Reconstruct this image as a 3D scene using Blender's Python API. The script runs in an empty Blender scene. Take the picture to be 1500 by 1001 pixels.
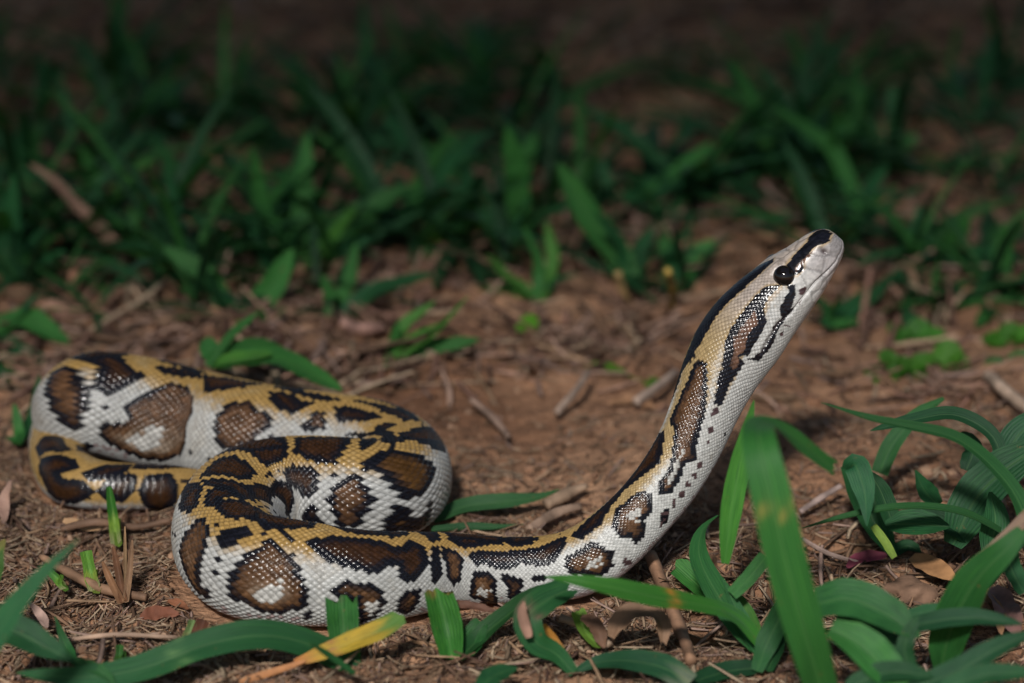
import bpy, bmesh, math, random
import numpy as np
from mathutils import Vector, Matrix

random.seed(7)
rng = np.random.default_rng(11)
SC = bpy.context.scene
COL = SC.collection

# ---------------------------------------------------------------- camera model
LENS, SENSOR, FW, FH = 100.0, 36.0, 1500.0, 1001.0
KPX = SENSOR / FW / LENS                     # tangent per photo pixel
CAM_H, CAM_E = 0.331, math.radians(18.0)     # camera height above the soil, downward tilt
CAM = np.array((0.0, 0.0, CAM_H))
C_F = np.array((0.0, math.cos(CAM_E), -math.sin(CAM_E)))
C_R = np.array((1.0, 0.0, 0.0))
C_U = np.cross(C_R, C_F)

def ray(px, py):
    return C_F + C_R * ((px - FW / 2) * KPX) - C_U * ((py - FH / 2) * KPX)

def at_depth(px, py, d):
    return CAM + ray(px, py) * d

def at_height(px, py, z=0.0):
    r = ray(px, py)
    return CAM + r * ((z - CAM[2]) / r[2])

def depth_of(p):
    return float(np.dot(np.asarray(p) - CAM, C_F))



# ---------------------------------------------------------------- camera, sky, sun, exposure
cam_data = bpy.data.cameras.new('camera')
cam_data.lens = LENS; cam_data.sensor_width = SENSOR; cam_data.sensor_fit = 'HORIZONTAL'
cam_data.clip_start = 0.02; cam_data.clip_end = 2000
cam = bpy.data.objects.new('camera', cam_data); COL.objects.link(cam)
cam.location = CAM
cam.rotation_euler = (math.pi / 2 - CAM_E, 0, 0)
cam_data.dof.use_dof = True
cam_data.dof.focus_distance = 0.836
cam_data.dof.aperture_fstop = 7.5
cam_data.dof.aperture_blades = 9
SC.camera = cam

SUN_EL, SUN_AZ = math.radians(40), math.radians(190)     # azimuth from +Y clockwise: behind the camera, a little left
SUN_DIR = Vector((math.sin(SUN_AZ) * math.cos(SUN_EL), math.cos(SUN_AZ) * math.cos(SUN_EL), math.sin(SUN_EL)))
world = bpy.data.worlds.new('World'); SC.world = world; world.use_nodes = True
wn = world.node_tree.nodes; wl = world.node_tree.links
sky = wn.new('ShaderNodeTexSky'); sky.sky_type = 'NISHITA'; sky.sun_disc = False
sky.sun_elevation = SUN_EL; sky.sun_rotation = SUN_AZ
wn['Background'].inputs['Strength'].default_value = 0.05
wl.new(sky.outputs[0], wn['Background'].inputs['Color'])
sun_data = bpy.data.lights.new('sun', 'SUN'); sun_data.energy = 4.3; sun_data.angle = math.radians(6.0)
sun_data.color = (1.0, 0.97, 0.93)
sun = bpy.data.objects.new('sun', sun_data); COL.objects.link(sun)
sun.rotation_euler = SUN_DIR.to_track_quat('Z', 'Y').to_euler()
sun.location = SUN_DIR * 10
SC.view_settings.view_transform = 'Standard'; SC.view_settings.look = 'None'
SC.view_settings.exposure = 0.30; SC.view_settings.gamma = 1.0

# ---------------------------------------------------------------- snake body
# centreline: where the middle of the body shows, half thickness (both in photo
# pixels) and, for the raised neck, its distance; None = it lies on the soil
SPINE = [
    (352, 716, 7, None), (332, 716, 16, None), (305, 716, 24, None), (265, 715, 31, None), (205, 714, 34, None),
    (150, 713, 36, None), (110, 704, 40, None), (93, 682, 42, None), (90, 652, 45, None), (100, 628, 51, None), (128, 590, 72, 0.930), (175, 597, 77, 0.931), (235, 610, 79, 0.932),
    (290, 624, 79, None), (390, 643, 77, None),
    (480, 652, 75, None), (540, 659, 73, None), (578, 678, 73, None), (582, 706, 74, None), (550, 722, 77, None),
    (490, 722, 80, None), (420, 721, 80, None), (362, 735, 80, None), (334, 768, 79, None), (338, 806, 79, None), (372, 832, 79, None),
    (430, 841, 78, None), (490, 847, 74, None), (545, 848, 69, None), (605, 842, 62, None), (660, 836, 55, None), (730, 837, 50, None),
    (795, 836, 50, None), (852, 825, 52, 0.834), (899, 792, 50, 0.834), (938, 754, 48, 0.836), (979, 704, 49, 0.838),
    (1012, 647, 51, 0.841), (1031, 601, 53, 0.843), (1050, 555, 57, 0.845), (1070, 518, 61, 0.846), (1096, 484, 62, 0.846),
    (1116, 459, 59, 0.846), (1145, 430, 53, 0.845), (1172, 403, 45.5, 0.844), (1191, 382, 38.5, 0.843), (1209, 361, 31, 0.842),
    (1216, 353, 26.5, 0.842), (1220, 348, 21, 0.842), (1223, 344.5, 13, 0.842), (1224, 343, 1.0, 0.842)]

def spine_points():
    P, R = [], []
    for px, py, rp, d in SPINE:
        if d is None:
            z = 0.015
            for _ in range(12):
                p = at_height(px, py, z)
                rm = rp * KPX * depth_of(p)
                z = rm * 0.90
        else:
            p = at_depth(px, py, d); rm = rp * KPX * d
        P.append(p); R.append(rm)
    return np.array(P), np.array(R)

def catmull(P, n):
    """centripetal Catmull-Rom through rows of P, n samples per span"""
    P = np.asarray(P, float)
    Q = np.vstack([2 * P[0] - P[1], P, 2 * P[-1] - P[-2]])
    out = []
    for i in range(1, len(Q) - 2):
        p0, p1, p2, p3 = Q[i - 1], Q[i], Q[i + 1], Q[i + 2]
        t0 = 0.0
        t1 = t0 + max(np.linalg.norm((p1 - p0)[:3]), 1e-9) ** 0.5
        t2 = t1 + max(np.linalg.norm((p2 - p1)[:3]), 1e-9) ** 0.5
        t3 = t2 + max(np.linalg.norm((p3 - p2)[:3]), 1e-9) ** 0.5
        t = np.linspace(t1, t2, n, endpoint=False)[:, None]
        A1 = (t1 - t) / (t1 - t0) * p0 + (t - t0) / (t1 - t0) * p1
        A2 = (t2 - t) / (t2 - t1) * p1 + (t - t1) / (t2 - t1) * p2
        A3 = (t3 - t) / (t3 - t2) * p2 + (t - t2) / (t3 - t2) * p3
        B1 = (t2 - t) / (t2 - t0) * A1 + (t - t0) / (t2 - t0) * A2
        B2 = (t3 - t) / (t3 - t1) * A2 + (t - t1) / (t3 - t1) * A3
        out.append((t2 - t) / (t2 - t1) * B1 + (t - t1) / (t2 - t1) * B2)
    out.append(P[-1:])
    return np.vstack(out)

def smooth1(a, k, keep_ends=True):
    w = np.hanning(2 * k + 3)[1:-1]; w /= w.sum()
    pad = np.concatenate([np.repeat(a[:1], k, 0), a, np.repeat(a[-1:], k, 0)])
    if a.ndim == 1:
        return np.convolve(pad, w, 'valid')
    return np.stack([np.convolve(pad[:, j], w, 'valid') for j in range(a.shape[1])], 1)

class Body:
    def __init__(self, ds=0.0005):
        P, R = spine_points()
        c = catmull(np.hstack([P, R[:, None]]), 40)
        seg = np.linalg.norm(np.diff(c[:, :3], axis=0), axis=1)
        s = np.concatenate([[0], np.cumsum(seg)])
        self.L = s[-1]
        n = int(self.L / ds) + 1
        self.s = np.linspace(0, self.L, n)
        C = np.stack([np.interp(self.s, s, c[:, j]) for j in range(3)], 1)
        r = np.interp(self.s, s, c[:, 3])
        k = int(0.009 / ds)
        Cs = smooth1(C, k)
        w = np.clip((self.L - self.s) / 0.02, 0, 1)[:, None] * np.clip(self.s / 0.01, 0, 1)[:, None]
        C = C * (1 - w) + Cs * w
        self.C, self.r = C, np.maximum(r, 1e-5)
        T = np.gradient(C, axis=0); T /= np.linalg.norm(T, axis=1)[:, None]
        T = smooth1(T, k); T /= np.linalg.norm(T, axis=1)[:, None]
        up = np.array((0, 0, 1.0))
        D = up - (T @ up)[:, None] * T; D /= np.linalg.norm(D, axis=1)[:, None]
        self.T, self.D = T, D
        self.Rt = np.cross(T, D)
        self.h = self.L - self.s                       # distance back from the snout
        # sideways half width against the half height
        f = np.interp(self.h, [0, .006, .015, .028, .042, .055, .075, .10, .20, .30],
                              [.92, .95, .93, .92, .94, .90, .84, .84, .95, 1.03])
        self.a = self.r * f
        # lattice of scales: u counts half scales along the body
        self.NR = 100
        p = np.maximum(2 * math.pi * self.r / self.NR, 0.00045) * 1.06
        self.u = np.concatenate([[0], np.cumsum((self.s[1] - self.s[0]) / p[:-1])])

    def section(self, th):
        """unit cross section: (sideways, dorsal) for angles th from the back"""
        x, y = np.sin(th), np.cos(th)
        low = y < 0
        # belly flatter than the back
        y2 = np.where(low, -np.abs(y) ** 0.80 * 0.90, y)
        x2 = np.where(low, np.sign(x) * np.abs(x) ** 0.86, x)
        return x2, y2

    def surf(self, th):
        """base surface grid (ns, nth, 3) and outward normals"""
        x, y = self.section(th)
        P = self.C[:, None, :] + self.Rt[:, None, :] * (self.a[:, None] * x)[..., None] \
            + self.D[:, None, :] * (self.r[:, None] * y)[..., None]
        dS = np.gradient(P, axis=0)
        dT = (np.roll(P, -1, 1) - np.roll(P, 1, 1))
        N = np.cross(dT, dS)
        N /= np.maximum(np.linalg.norm(N, axis=2, keepdims=True), 1e-12)
        out = P - self.C[:, None, :]
        flip = np.sign((N * out).sum(2, keepdims=True)); flip[flip == 0] = 1
        return P, N * flip

# markings and a little painted shade, in body coordinates: (mm from the tail tip, degrees from the back)
MARKINGS_AND_SHADE = [
    ('D', [(123.1,-1), (126.1,-15), (133.1,7), (136.1,22), (140.1,28), (137.1,38), (133.1,53), (131.1,59), (129.1,50), (129.1,27), (127.1,16), (123.1,3)]),
    ('D', [(123.1,1), (126.1,15), (133.1,-7), (136.1,-22), (140.1,-28), (137.1,-38), (133.1,-53), (131.1,-59), (129.1,-50), (129.1,-27), (127.1,-16), (123.1,-3)]),
    ('D', [(144.1,8), (152.1,0), (161.1,3), (159.1,10), (148.1,19), (144.1,15)]),
    ('D', [(144.1,-8), (152.1,-0), (161.1,-3), (159.1,-10), (148.1,-19), (144.1,-15)]),
    ('D', [(159.1,4), (171.1,-11), (184.1,-14), (180.1,6), (173.1,19), (168.1,26)]),
    ('L', [(121.1,34), (123.1,22), (126.1,33), (128.1,63), (128.1,76), (127.1,86), (126.1,102), (125.1,96), (123.1,88), (122.1,69), (121.1,51)]),
    ('L', [(125.1,-34), (127.1,-22), (130.1,-33), (132.1,-63), (132.1,-76), (131.1,-86), (130.1,-102), (129.1,-96), (127.1,-88), (126.1,-69), (125.1,-51)]),
    ('L', [(145.1,39), (148.1,29), (155.1,34), (165.1,54), (161.1,67), (165.1,85), (153.1,115), (146.1,123), (139.1,116), (134.1,112), (131.1,100), (131.1,90), (137.1,86), (139.1,78), (137.1,68), (142.1,53)]),
    ('L', [(149.1,-39), (152.1,-29), (159.1,-34), (169.1,-54), (165.1,-67), (169.1,-85), (157.1,-115), (150.1,-123), (143.1,-116), (138.1,-112), (135.1,-100), (135.1,-90), (141.1,-86), (143.1,-78), (141.1,-68), (146.1,-53)]),
    ('L', [(177.1,51), (180.1,36), (185.1,25), (188.1,36), (193.1,44), (192.1,58), (189.1,73), (185.1,84), (179.1,81), (178.1,66)]),
    ('L', [(181.1,-51), (184.1,-36), (189.1,-25), (192.1,-36), (197.1,-44), (196.1,-58), (193.1,-73), (189.1,-84), (183.1,-81), (182.1,-66)]),
    ('D', [(189.1,7), (193.1,3), (197.1,9), (199.1,19), (204.1,19), (201.1,28), (199.1,36), (195.1,31), (191.1,21)]),
    ('D', [(189.1,-7), (193.1,-3), (197.1,-9), (199.1,-19), (204.1,-19), (201.1,-28), (199.1,-36), (195.1,-31), (191.1,-21)]),
    ('L', [(202.1,51), (206.1,33), (208.1,30), (210.1,51), (206.1,53), (203.1,54)]),
    ('L', [(206.1,-51), (210.1,-33), (212.1,-30), (214.1,-51), (210.1,-53), (207.1,-54)]),
    ('D', [(212.1,21), (220.1,18), (235.1,15), (230.1,30), (215.1,40), (213.1,34)]),
    ('D', [(216.1,-21), (224.1,-18), (239.1,-15), (234.1,-30), (219.1,-40), (217.1,-34)]),
    ('D', [(241.1,24), (241.1,12), (244.1,2), (248.1,11), (246.1,23)]),
    ('D', [(217.1,2), (227.1,-6), (237.1,-24), (238.1,-33), (241.1,-8), (232.1,6)]),
    ('D', [(188.1,-18), (199.1,-6), (212.1,5), (213.1,6), (206.1,12), (196.1,2)]),
    ('D', [(254.2,-2), (242.1,-29), (238.1,-51), (240.1,-62), (248.1,-60), (252.2,-41), (254.2,-24), (255.2,-13)]),
    ('D', [(66.0,-59), (61.0,-24), (56.0,-17), (53.0,-34), (57.0,-60), (56.0,-68), (51.0,-61), (48.0,-81), (49.0,-95), (54.0,-120), (58.0,-117), (61.0,-87), (65.0,-73)]),
    ('D', [(70.0,59), (65.0,24), (60.0,17), (57.0,34), (61.0,60), (60.0,68), (55.0,61), (52.0,81), (53.0,95), (58.0,120), (62.0,117), (65.0,87), (69.0,73)]),
    ('D', [(47.0,-80), (43.0,-46), (38.0,-34), (36.0,-47), (37.0,-78), (40.0,-101), (44.0,-96)]),
    ('D', [(51.0,80), (47.0,46), (42.0,34), (40.0,47), (41.0,78), (44.0,101), (48.0,96)]),
    ('D', [(35.0,-78), (33.0,-42), (26.0,-30), (24.0,-67), (24.0,-103), (28.0,-152), (33.0,-122)]),
    ('D', [(39.0,78), (37.0,42), (30.0,30), (28.0,67), (28.0,103), (32.0,152), (37.0,122)]),
    ('D', [(37.0,-16), (36.0,21), (28.0,20), (18.0,16), (19.0,11), (28.0,-11)]),
    ('D', [(51.0,-46), (46.0,-8), (38.0,4), (39.0,-25), (44.0,-46), (49.0,-57)]),
    ('D', [(75.0,-57), (77.0,-33), (71.0,-2), (61.0,1), (62.0,-17), (66.0,-30), (68.0,-56)]),  # dark blotch at the tail turn, part of it painted shadow
    ('D', [(307.2,8), (300.2,13), (293.2,20), (295.2,-16), (295.2,-29), (303.2,-33), (311.2,-32), (309.2,-14)]),
    ('D', [(307.2,-8), (300.2,-13), (293.2,-20), (295.2,16), (295.2,29), (303.2,33), (311.2,32), (309.2,14)]),
    ('D', [(290.2,7), (282.2,11), (254.2,42), (271.2,-13), (269.2,67), (278.2,-38), (284.2,-33), (291.2,-24)]),
    ('D', [(222.1,55), (241.1,41), (256.2,-3), (257.2,-15), (264.2,-3), (243.1,44)]),
    ('D', [(324.2,29), (318.2,25), (314.2,14), (313.2,4), (316.2,-16), (319.2,-29), (325.2,-25), (329.2,-15), (327.2,2), (326.2,18)]),
    ('E', [(271.2,-35), (268.2,-21), (265.2,-22), (259.2,-36), (257.2,-58), (259.2,-71), (262.2,-79), (265.2,-78), (266.2,-72), (268.2,-53)]),
    ('D', [(301.2,-46), (293.2,-41), (282.2,-46), (282.2,-60), (284.2,-71), (286.2,-73), (288.2,-67), (294.2,-63), (303.2,-57)]),
    ('D', [(305.2,46), (297.2,41), (286.2,46), (286.2,60), (288.2,71), (290.2,73), (292.2,67), (298.2,63), (307.2,57)]),
    ('L', [(279.2,-75), (278.2,-62), (224.1,101), (274.2,-47), (272.2,-53), (270.2,-77), (272.2,-89), (273.2,-103), (276.2,-100), (278.2,-85)]),
    ('L', [(283.2,75), (282.2,62), (228.1,-101), (278.2,47), (276.2,53), (274.2,77), (276.2,89), (277.2,103), (280.2,100), (282.2,85)]),
    ('D', [(332.2,-25), (327.2,-35), (323.2,-51), (314.2,-51), (306.2,-56), (297.2,-65), (297.2,-77), (315.2,-89), (320.2,-82), (317.2,-73), (324.2,-57), (328.2,-53), (333.2,-59), (342.2,-33)]),
    ('D', [(332.2,25), (327.2,35), (323.2,51), (314.2,51), (306.2,56), (297.2,65), (297.2,77), (315.2,89), (320.2,82), (317.2,73), (324.2,57), (328.2,53), (333.2,59), (342.2,33)]),
    ('L', [(287.2,-90), (284.2,-83), (282.2,-87), (282.2,-96), (279.2,-105), (281.2,-100), (288.2,-95)]),
    ('L', [(291.2,90), (288.2,83), (286.2,87), (286.2,96), (283.2,105), (285.2,100), (292.2,95)]),
    ('E', [(268.2,-101), (267.2,-88), (266.2,-85), (265.2,-94), (263.2,-112), (260.2,-93), (260.2,-99), (260.2,-128), (265.2,-117), (268.2,-113)]),
    ('E', [(272.2,101), (271.2,88), (270.2,85), (269.2,94), (267.2,112), (264.2,93), (264.2,99), (264.2,128), (269.2,117), (272.2,113)]),
    ('D', [(328.2,24), (330.2,6), (332.2,-16), (336.2,-30), (346.2,-28), (345.2,-17), (337.2,-3), (334.2,16)]),
    ('D', [(345.2,26), (337.2,19), (336.2,10), (339.2,-7), (346.2,-18), (344.2,-6), (344.2,9), (347.2,19)]),
    ('D', [(335.2,54), (330.2,45), (329.2,29), (333.2,24), (341.2,33), (342.2,45)]),
    ('D', [(347.2,18), (346.2,7), (347.2,-10), (353.2,-26), (372.2,-22), (379.2,-22), (379.2,-1), (375.2,10), (369.2,10), (368.2,16), (363.2,6), (360.2,5), (358.2,15), (354.2,20)]),
    ('D', [(383.2,-19), (391.2,-19), (402.2,-12), (404.2,5), (390.2,1)]),
    ('L', [(347.2,67), (348.2,45), (350.2,36), (354.2,39), (356.2,47), (356.2,54), (357.2,61), (357.2,74), (356.2,91), (357.2,98), (359.2,101), (358.2,112), (354.2,110), (351.2,97), (347.2,85)]),
    ('L', [(351.2,-67), (352.2,-45), (354.2,-36), (358.2,-39), (360.2,-47), (360.2,-54), (361.2,-61), (361.2,-74), (360.2,-91), (361.2,-98), (363.2,-101), (362.2,-112), (358.2,-110), (355.2,-97), (351.2,-85)]),
    ('L', [(370.2,34), (371.2,31), (373.2,40), (376.2,48), (378.2,62), (380.2,78), (380.2,91), (380.2,103), (377.2,105), (373.2,112), (369.2,110), (366.2,102), (364.2,99), (363.2,90), (364.2,82), (364.2,71), (367.2,49), (369.2,37)]),
    ('L', [(374.2,-34), (375.2,-31), (377.2,-40), (380.2,-48), (382.2,-62), (384.2,-78), (384.2,-91), (384.2,-103), (381.2,-105), (377.2,-112), (373.2,-110), (370.2,-102), (368.2,-99), (367.2,-90), (368.2,-82), (368.2,-71), (371.2,-49), (373.2,-37)]),
    ('D', [(379.2,31), (381.2,24), (385.2,16), (393.2,15), (399.2,21), (401.2,31), (404.2,31), (406.2,19), (409.2,29), (409.2,54), (407.2,69), (404.2,75), (402.2,76), (401.2,63), (401.2,53), (398.2,53), (396.2,60), (394.2,61), (386.2,50), (382.2,40)]),
    ('D', [(383.2,-31), (385.2,-24), (389.2,-16), (397.2,-15), (403.2,-21), (405.2,-31), (408.2,-31), (410.2,-19), (413.2,-29), (413.2,-54), (411.2,-69), (408.2,-75), (406.2,-76), (405.2,-63), (405.2,-53), (402.2,-53), (400.2,-60), (398.2,-61), (390.2,-50), (386.2,-40)]),
    ('L', [(386.2,86), (387.2,76), (389.2,72), (391.2,75), (395.2,77), (397.2,92), (397.2,103), (395.2,124), (393.2,129), (391.2,93), (388.2,91)]),
    ('L', [(390.2,-86), (391.2,-76), (393.2,-72), (395.2,-75), (399.2,-77), (401.2,-92), (401.2,-103), (399.2,-124), (397.2,-129), (395.2,-93), (392.2,-91)]),
    ('L', [(401.2,94), (403.2,89), (406.2,89), (406.2,103), (404.2,124), (401.2,110)]),
    ('L', [(405.2,-94), (407.2,-89), (410.2,-89), (410.2,-103), (408.2,-124), (405.2,-110)]),
    ('D', [(412.2,36), (414.3,31), (413.2,72), (411.2,82), (410.2,70)]),
    ('D', [(416.2,-36), (418.3,-31), (417.2,-72), (415.2,-82), (414.2,-70)]),
    ('D', [(401.2,-16), (406.2,-17), (409.2,-17), (407.2,1), (401.2,10)]),
    ('D', [(410.2,-17), (418.3,-17), (416.3,16), (413.2,20), (412.2,-15)]),
    ('D', [(421.3,-14), (427.3,-10), (437.3,-16), (438.3,7), (434.3,18), (429.3,26), (424.3,30), (420.3,18)]),
    ('D', [(421.3,14), (427.3,10), (437.3,16), (438.3,-7), (434.3,-18), (429.3,-26), (424.3,-30), (420.3,-18)]),
    ('D', [(438.3,10), (441.3,-19), (449.3,-3), (446.3,17), (440.3,20)]),
    ('D', [(438.3,-10), (441.3,19), (449.3,3), (446.3,-17), (440.3,-20)]),
    ('D', [(426.3,45), (431.3,36), (438.3,36), (449.3,30), (457.3,14), (460.3,18), (458.3,34), (455.3,51), (452.3,61), (447.3,58), (443.3,54), (440.3,62), (436.3,64), (432.3,57), (428.3,59), (427.3,50)]),
    ('D', [(426.3,-45), (431.3,-36), (438.3,-36), (449.3,-30), (457.3,-14), (460.3,-18), (458.3,-34), (455.3,-51), (452.3,-61), (447.3,-58), (443.3,-54), (440.3,-62), (436.3,-64), (432.3,-57), (428.3,-59), (427.3,-50)]),
    ('L', [(416.3,33), (421.3,42), (423.3,54), (422.3,68), (422.3,85), (418.3,89), (416.3,78), (416.3,62), (415.3,45)]),
    ('L', [(420.3,-33), (425.3,-42), (427.3,-54), (426.3,-68), (426.3,-85), (422.3,-89), (420.3,-78), (420.3,-62), (419.3,-45)]),
    ('L', [(427.3,86), (428.3,74), (432.3,73), (435.3,82), (435.3,103), (436.3,138), (434.3,152), (430.3,152), (432.3,128), (427.3,110)]),
    ('L', [(431.3,-86), (432.3,-74), (436.3,-73), (439.3,-82), (439.3,-103), (440.3,-138), (438.3,-152), (434.3,-152), (436.3,-128), (431.3,-110)]),
    ('L', [(437.3,79), (437.3,75), (440.3,81), (443.3,82), (443.3,96), (441.3,112), (440.3,122), (439.3,112), (439.3,93)]),
    ('L', [(441.3,-79), (441.3,-75), (444.3,-81), (447.3,-82), (447.3,-96), (445.3,-112), (444.3,-122), (443.3,-112), (443.3,-93)]),
    ('L', [(458.3,57), (462.3,51), (467.3,48), (468.3,55), (470.3,80), (468.3,97), (465.3,102), (459.3,84), (457.3,71)]),
    ('L', [(462.3,-57), (466.3,-51), (471.3,-48), (472.3,-55), (474.3,-80), (472.3,-97), (469.3,-102), (463.3,-84), (461.3,-71)]),
    ('L', [(474.3,42), (479.3,19), (485.3,23), (488.3,32), (489.3,44), (486.3,69), (482.3,68), (479.3,91), (476.3,88), (476.3,73), (474.3,67)]),
    ('L', [(478.3,-42), (483.3,-19), (489.3,-23), (492.3,-32), (493.3,-44), (490.3,-69), (486.3,-68), (483.3,-91), (480.3,-88), (480.3,-73), (478.3,-67)]),
    ('D', [(463.3,18), (472.3,-11), (481.3,-27), (488.3,-23), (496.3,-36), (507.3,-42), (508.3,-21), (503.3,1), (498.3,16), (491.3,3), (485.3,-10), (478.3,1), (472.3,23), (465.3,30)]),
    ('L', [(530.3,-3), (532.3,8), (532.3,18), (525.3,27), (518.3,40), (513.3,46), (507.3,55), (505.3,67), (502.3,55), (497.3,67), (493.3,71), (491.3,58), (494.3,43), (499.3,41), (504.3,23), (509.3,9), (513.3,-17), (520.3,-15), (525.3,-9)]),
    ('D', [(519.3,-50), (526.3,-50), (533.3,-45), (533.3,-9), (528.3,-34), (521.3,-44)]),
    ('L', [(537.3,44), (539.3,58), (535.3,69), (530.3,62), (523.3,60), (522.3,53), (525.3,46), (533.3,44)]),
    ('L', [(537.3,-44), (539.3,-58), (535.3,-69), (530.3,-62), (523.3,-60), (522.3,-53), (525.3,-46), (533.3,-44)]),
    ('K', [(131.1,69), (132.1,68), (132.1,73), (131.1,73)]),
    ('K', [(135.1,-69), (136.1,-68), (136.1,-73), (135.1,-73)]),
    ('K', [(103.1,126), (129.1,118), (129.1,127), (111.1,182)]),  # shade at the rear coil's left end painted black, mirrored below
    ('K', [(107.1,-126), (133.1,-118), (133.1,-127), (115.1,-182)]),
    ('K', [(175.1,97), (182.1,91), (180.1,97), (175.1,100)]),
    ('K', [(179.1,-97), (186.1,-91), (184.1,-97), (179.1,-100)]),
    ('K', [(23.0,-44), (20.0,-46), (20.0,-55), (23.0,-56)]),
    ('K', [(27.0,44), (24.0,46), (24.0,55), (27.0,56)]),
    ('K', [(315.2,-36), (310.2,-41), (314.2,-45), (318.2,-40)]),
    ('K', [(357.2,34), (360.2,30), (362.2,20), (365.2,25), (365.2,31), (363.2,44), (361.2,52), (359.2,48)]),
    ('K', [(361.2,-34), (364.2,-30), (366.2,-20), (369.2,-25), (369.2,-31), (367.2,-44), (365.2,-52), (363.2,-48)]),
    ('K', [(360.2,62), (361.2,61), (362.2,65), (361.2,68)]),
    ('K', [(364.2,-62), (365.2,-61), (366.2,-65), (365.2,-68)]),
    ('K', [(360.2,78), (361.2,76), (361.2,82), (360.2,84)]),
    ('K', [(364.2,-78), (365.2,-76), (365.2,-82), (364.2,-84)]),
    ('K', [(315.2,-110), (375.2,22), (376.2,30), (375.2,34), (374.2,27)]),
    ('K', [(354.2,34), (355.2,30), (356.2,34), (355.2,36)]),
    ('K', [(380.2,109), (381.2,103), (382.2,116), (379.2,121)]),
    ('K', [(384.2,-109), (385.2,-103), (386.2,-116), (383.2,-121)]),
    ('K', [(446.3,78), (449.3,76), (451.3,82), (449.3,90), (446.3,88)]),
    ('K', [(450.3,-78), (453.3,-76), (455.3,-82), (453.3,-90), (450.3,-88)]),
    ('K', [(471.3,99), (472.3,109), (472.3,119), (470.3,104)]),
    ('K', [(475.3,-99), (476.3,-109), (476.3,-119), (474.3,-104)]),
    ('K', [(488.3,84), (490.3,91), (486.3,107), (485.3,95)]),
    ('K', [(492.3,-84), (494.3,-91), (490.3,-107), (489.3,-95)]),
    ('P', [(520.3,49), (522.3,57), (519.3,64), (518.3,56)]),
    ('P', [(524.3,-49), (526.3,-57), (523.3,-64), (522.3,-56)]),
    ('P', [(514.3,57), (516.3,65), (514.3,70), (513.3,65)]),
    ('P', [(518.3,-57), (520.3,-65), (518.3,-70), (517.3,-65)]),
    ('P', [(511.3,71), (512.3,74), (511.3,79), (510.3,74)]),
    ('P', [(515.3,-71), (516.3,-74), (515.3,-79), (514.3,-74)]),
    ('P', [(504.3,77), (505.3,83), (504.3,91), (503.3,83)]),
    ('P', [(508.3,-77), (509.3,-83), (508.3,-91), (507.3,-83)]),
    ('P', [(501.3,78), (502.3,86), (501.3,92), (500.3,84)]),
    ('P', [(505.3,-78), (506.3,-86), (505.3,-92), (504.3,-84)]),
    ('P', [(498.3,81), (499.3,88), (497.3,94), (497.3,88)]),
    ('P', [(502.3,-81), (503.3,-88), (501.3,-94), (501.3,-88)]),
    ('P', [(495.3,86), (496.3,91), (495.3,97), (494.3,91)]),
    ('P', [(499.3,-86), (500.3,-91), (499.3,-97), (498.3,-91)]),
    ('P', [(492.3,84), (493.3,89), (491.3,97), (491.3,92)]),
    ('P', [(496.3,-84), (497.3,-89), (495.3,-97), (495.3,-92)]),
    ('P', [(487.3,82), (489.3,89), (489.3,98), (487.3,90)]),
    ('P', [(491.3,-82), (493.3,-89), (493.3,-98), (491.3,-90)]),
    ('P', [(485.3,93), (487.3,97), (485.3,104), (484.3,97)]),
    ('P', [(489.3,-93), (491.3,-97), (489.3,-104), (488.3,-97)]),
    ('P', [(471.3,97), (473.3,109), (472.3,122), (470.3,104)]),
    ('P', [(475.3,-97), (477.3,-109), (476.3,-122), (474.3,-104)]),
    ('K', [(569.3,1), (563.3,-19), (558.3,-21), (553.3,-24), (548.3,-28), (542.3,-33), (537.3,-39), (532.3,-46), (526.3,-50), (519.3,-52), (521.3,-52), (527.3,-38), (533.3,-14), (538.3,1), (541.3,5), (545.3,5), (551.3,10), (557.3,16), (563.3,16), (568.3,13)]),
    ('K', [(565.3,59), (561.3,58), (558.3,60), (555.3,67), (554.3,76), (550.3,77), (545.3,77), (541.3,77), (541.3,73), (539.3,65), (538.3,75), (535.3,71), (532.3,66), (528.3,60), (526.3,58), (523.3,61), (523.3,51), (526.3,48), (531.3,46), (534.3,43), (537.3,47), (541.3,40), (544.3,40), (550.3,41), (554.3,43), (558.3,44), (562.3,46)]),
    ('K', [(565.3,-59), (561.3,-58), (558.3,-60), (555.3,-67), (554.3,-76), (550.3,-77), (545.3,-77), (541.3,-77), (541.3,-73), (539.3,-65), (538.3,-75), (535.3,-71), (532.3,-66), (528.3,-60), (526.3,-58), (523.3,-61), (523.3,-51), (526.3,-48), (531.3,-46), (534.3,-43), (537.3,-47), (541.3,-40), (544.3,-40), (550.3,-41), (554.3,-43), (558.3,-44), (562.3,-46)]),
    ('K', [(567.3,68), (568.3,77), (566.3,88), (562.3,95), (559.3,91), (560.3,85), (563.3,80), (566.3,77)]),
    ('K', [(567.3,-68), (568.3,-77), (566.3,-88), (562.3,-95), (559.3,-91), (560.3,-85), (563.3,-80), (566.3,-77)]),
    ('K', [(563.3,98), (559.3,98), (554.3,94), (550.3,98), (545.3,96), (542.3,92), (540.3,78), (540.3,76), (542.3,89), (545.3,92), (550.3,94), (554.3,91), (559.3,94), (562.3,95)]),
    ('K', [(563.3,-98), (559.3,-98), (554.3,-94), (550.3,-98), (545.3,-96), (542.3,-92), (540.3,-78), (540.3,-76), (542.3,-89), (545.3,-92), (550.3,-94), (554.3,-91), (559.3,-94), (562.3,-95)]),
    ('P', [(557.3,101), (558.3,107), (558.3,115), (557.3,108)]),
    ('P', [(557.3,-101), (558.3,-107), (558.3,-115), (557.3,-108)]),
    ('P', [(554.3,100), (555.3,105), (554.3,109), (553.3,104)]),
    ('P', [(554.3,-100), (555.3,-105), (554.3,-109), (553.3,-104)]),
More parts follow.
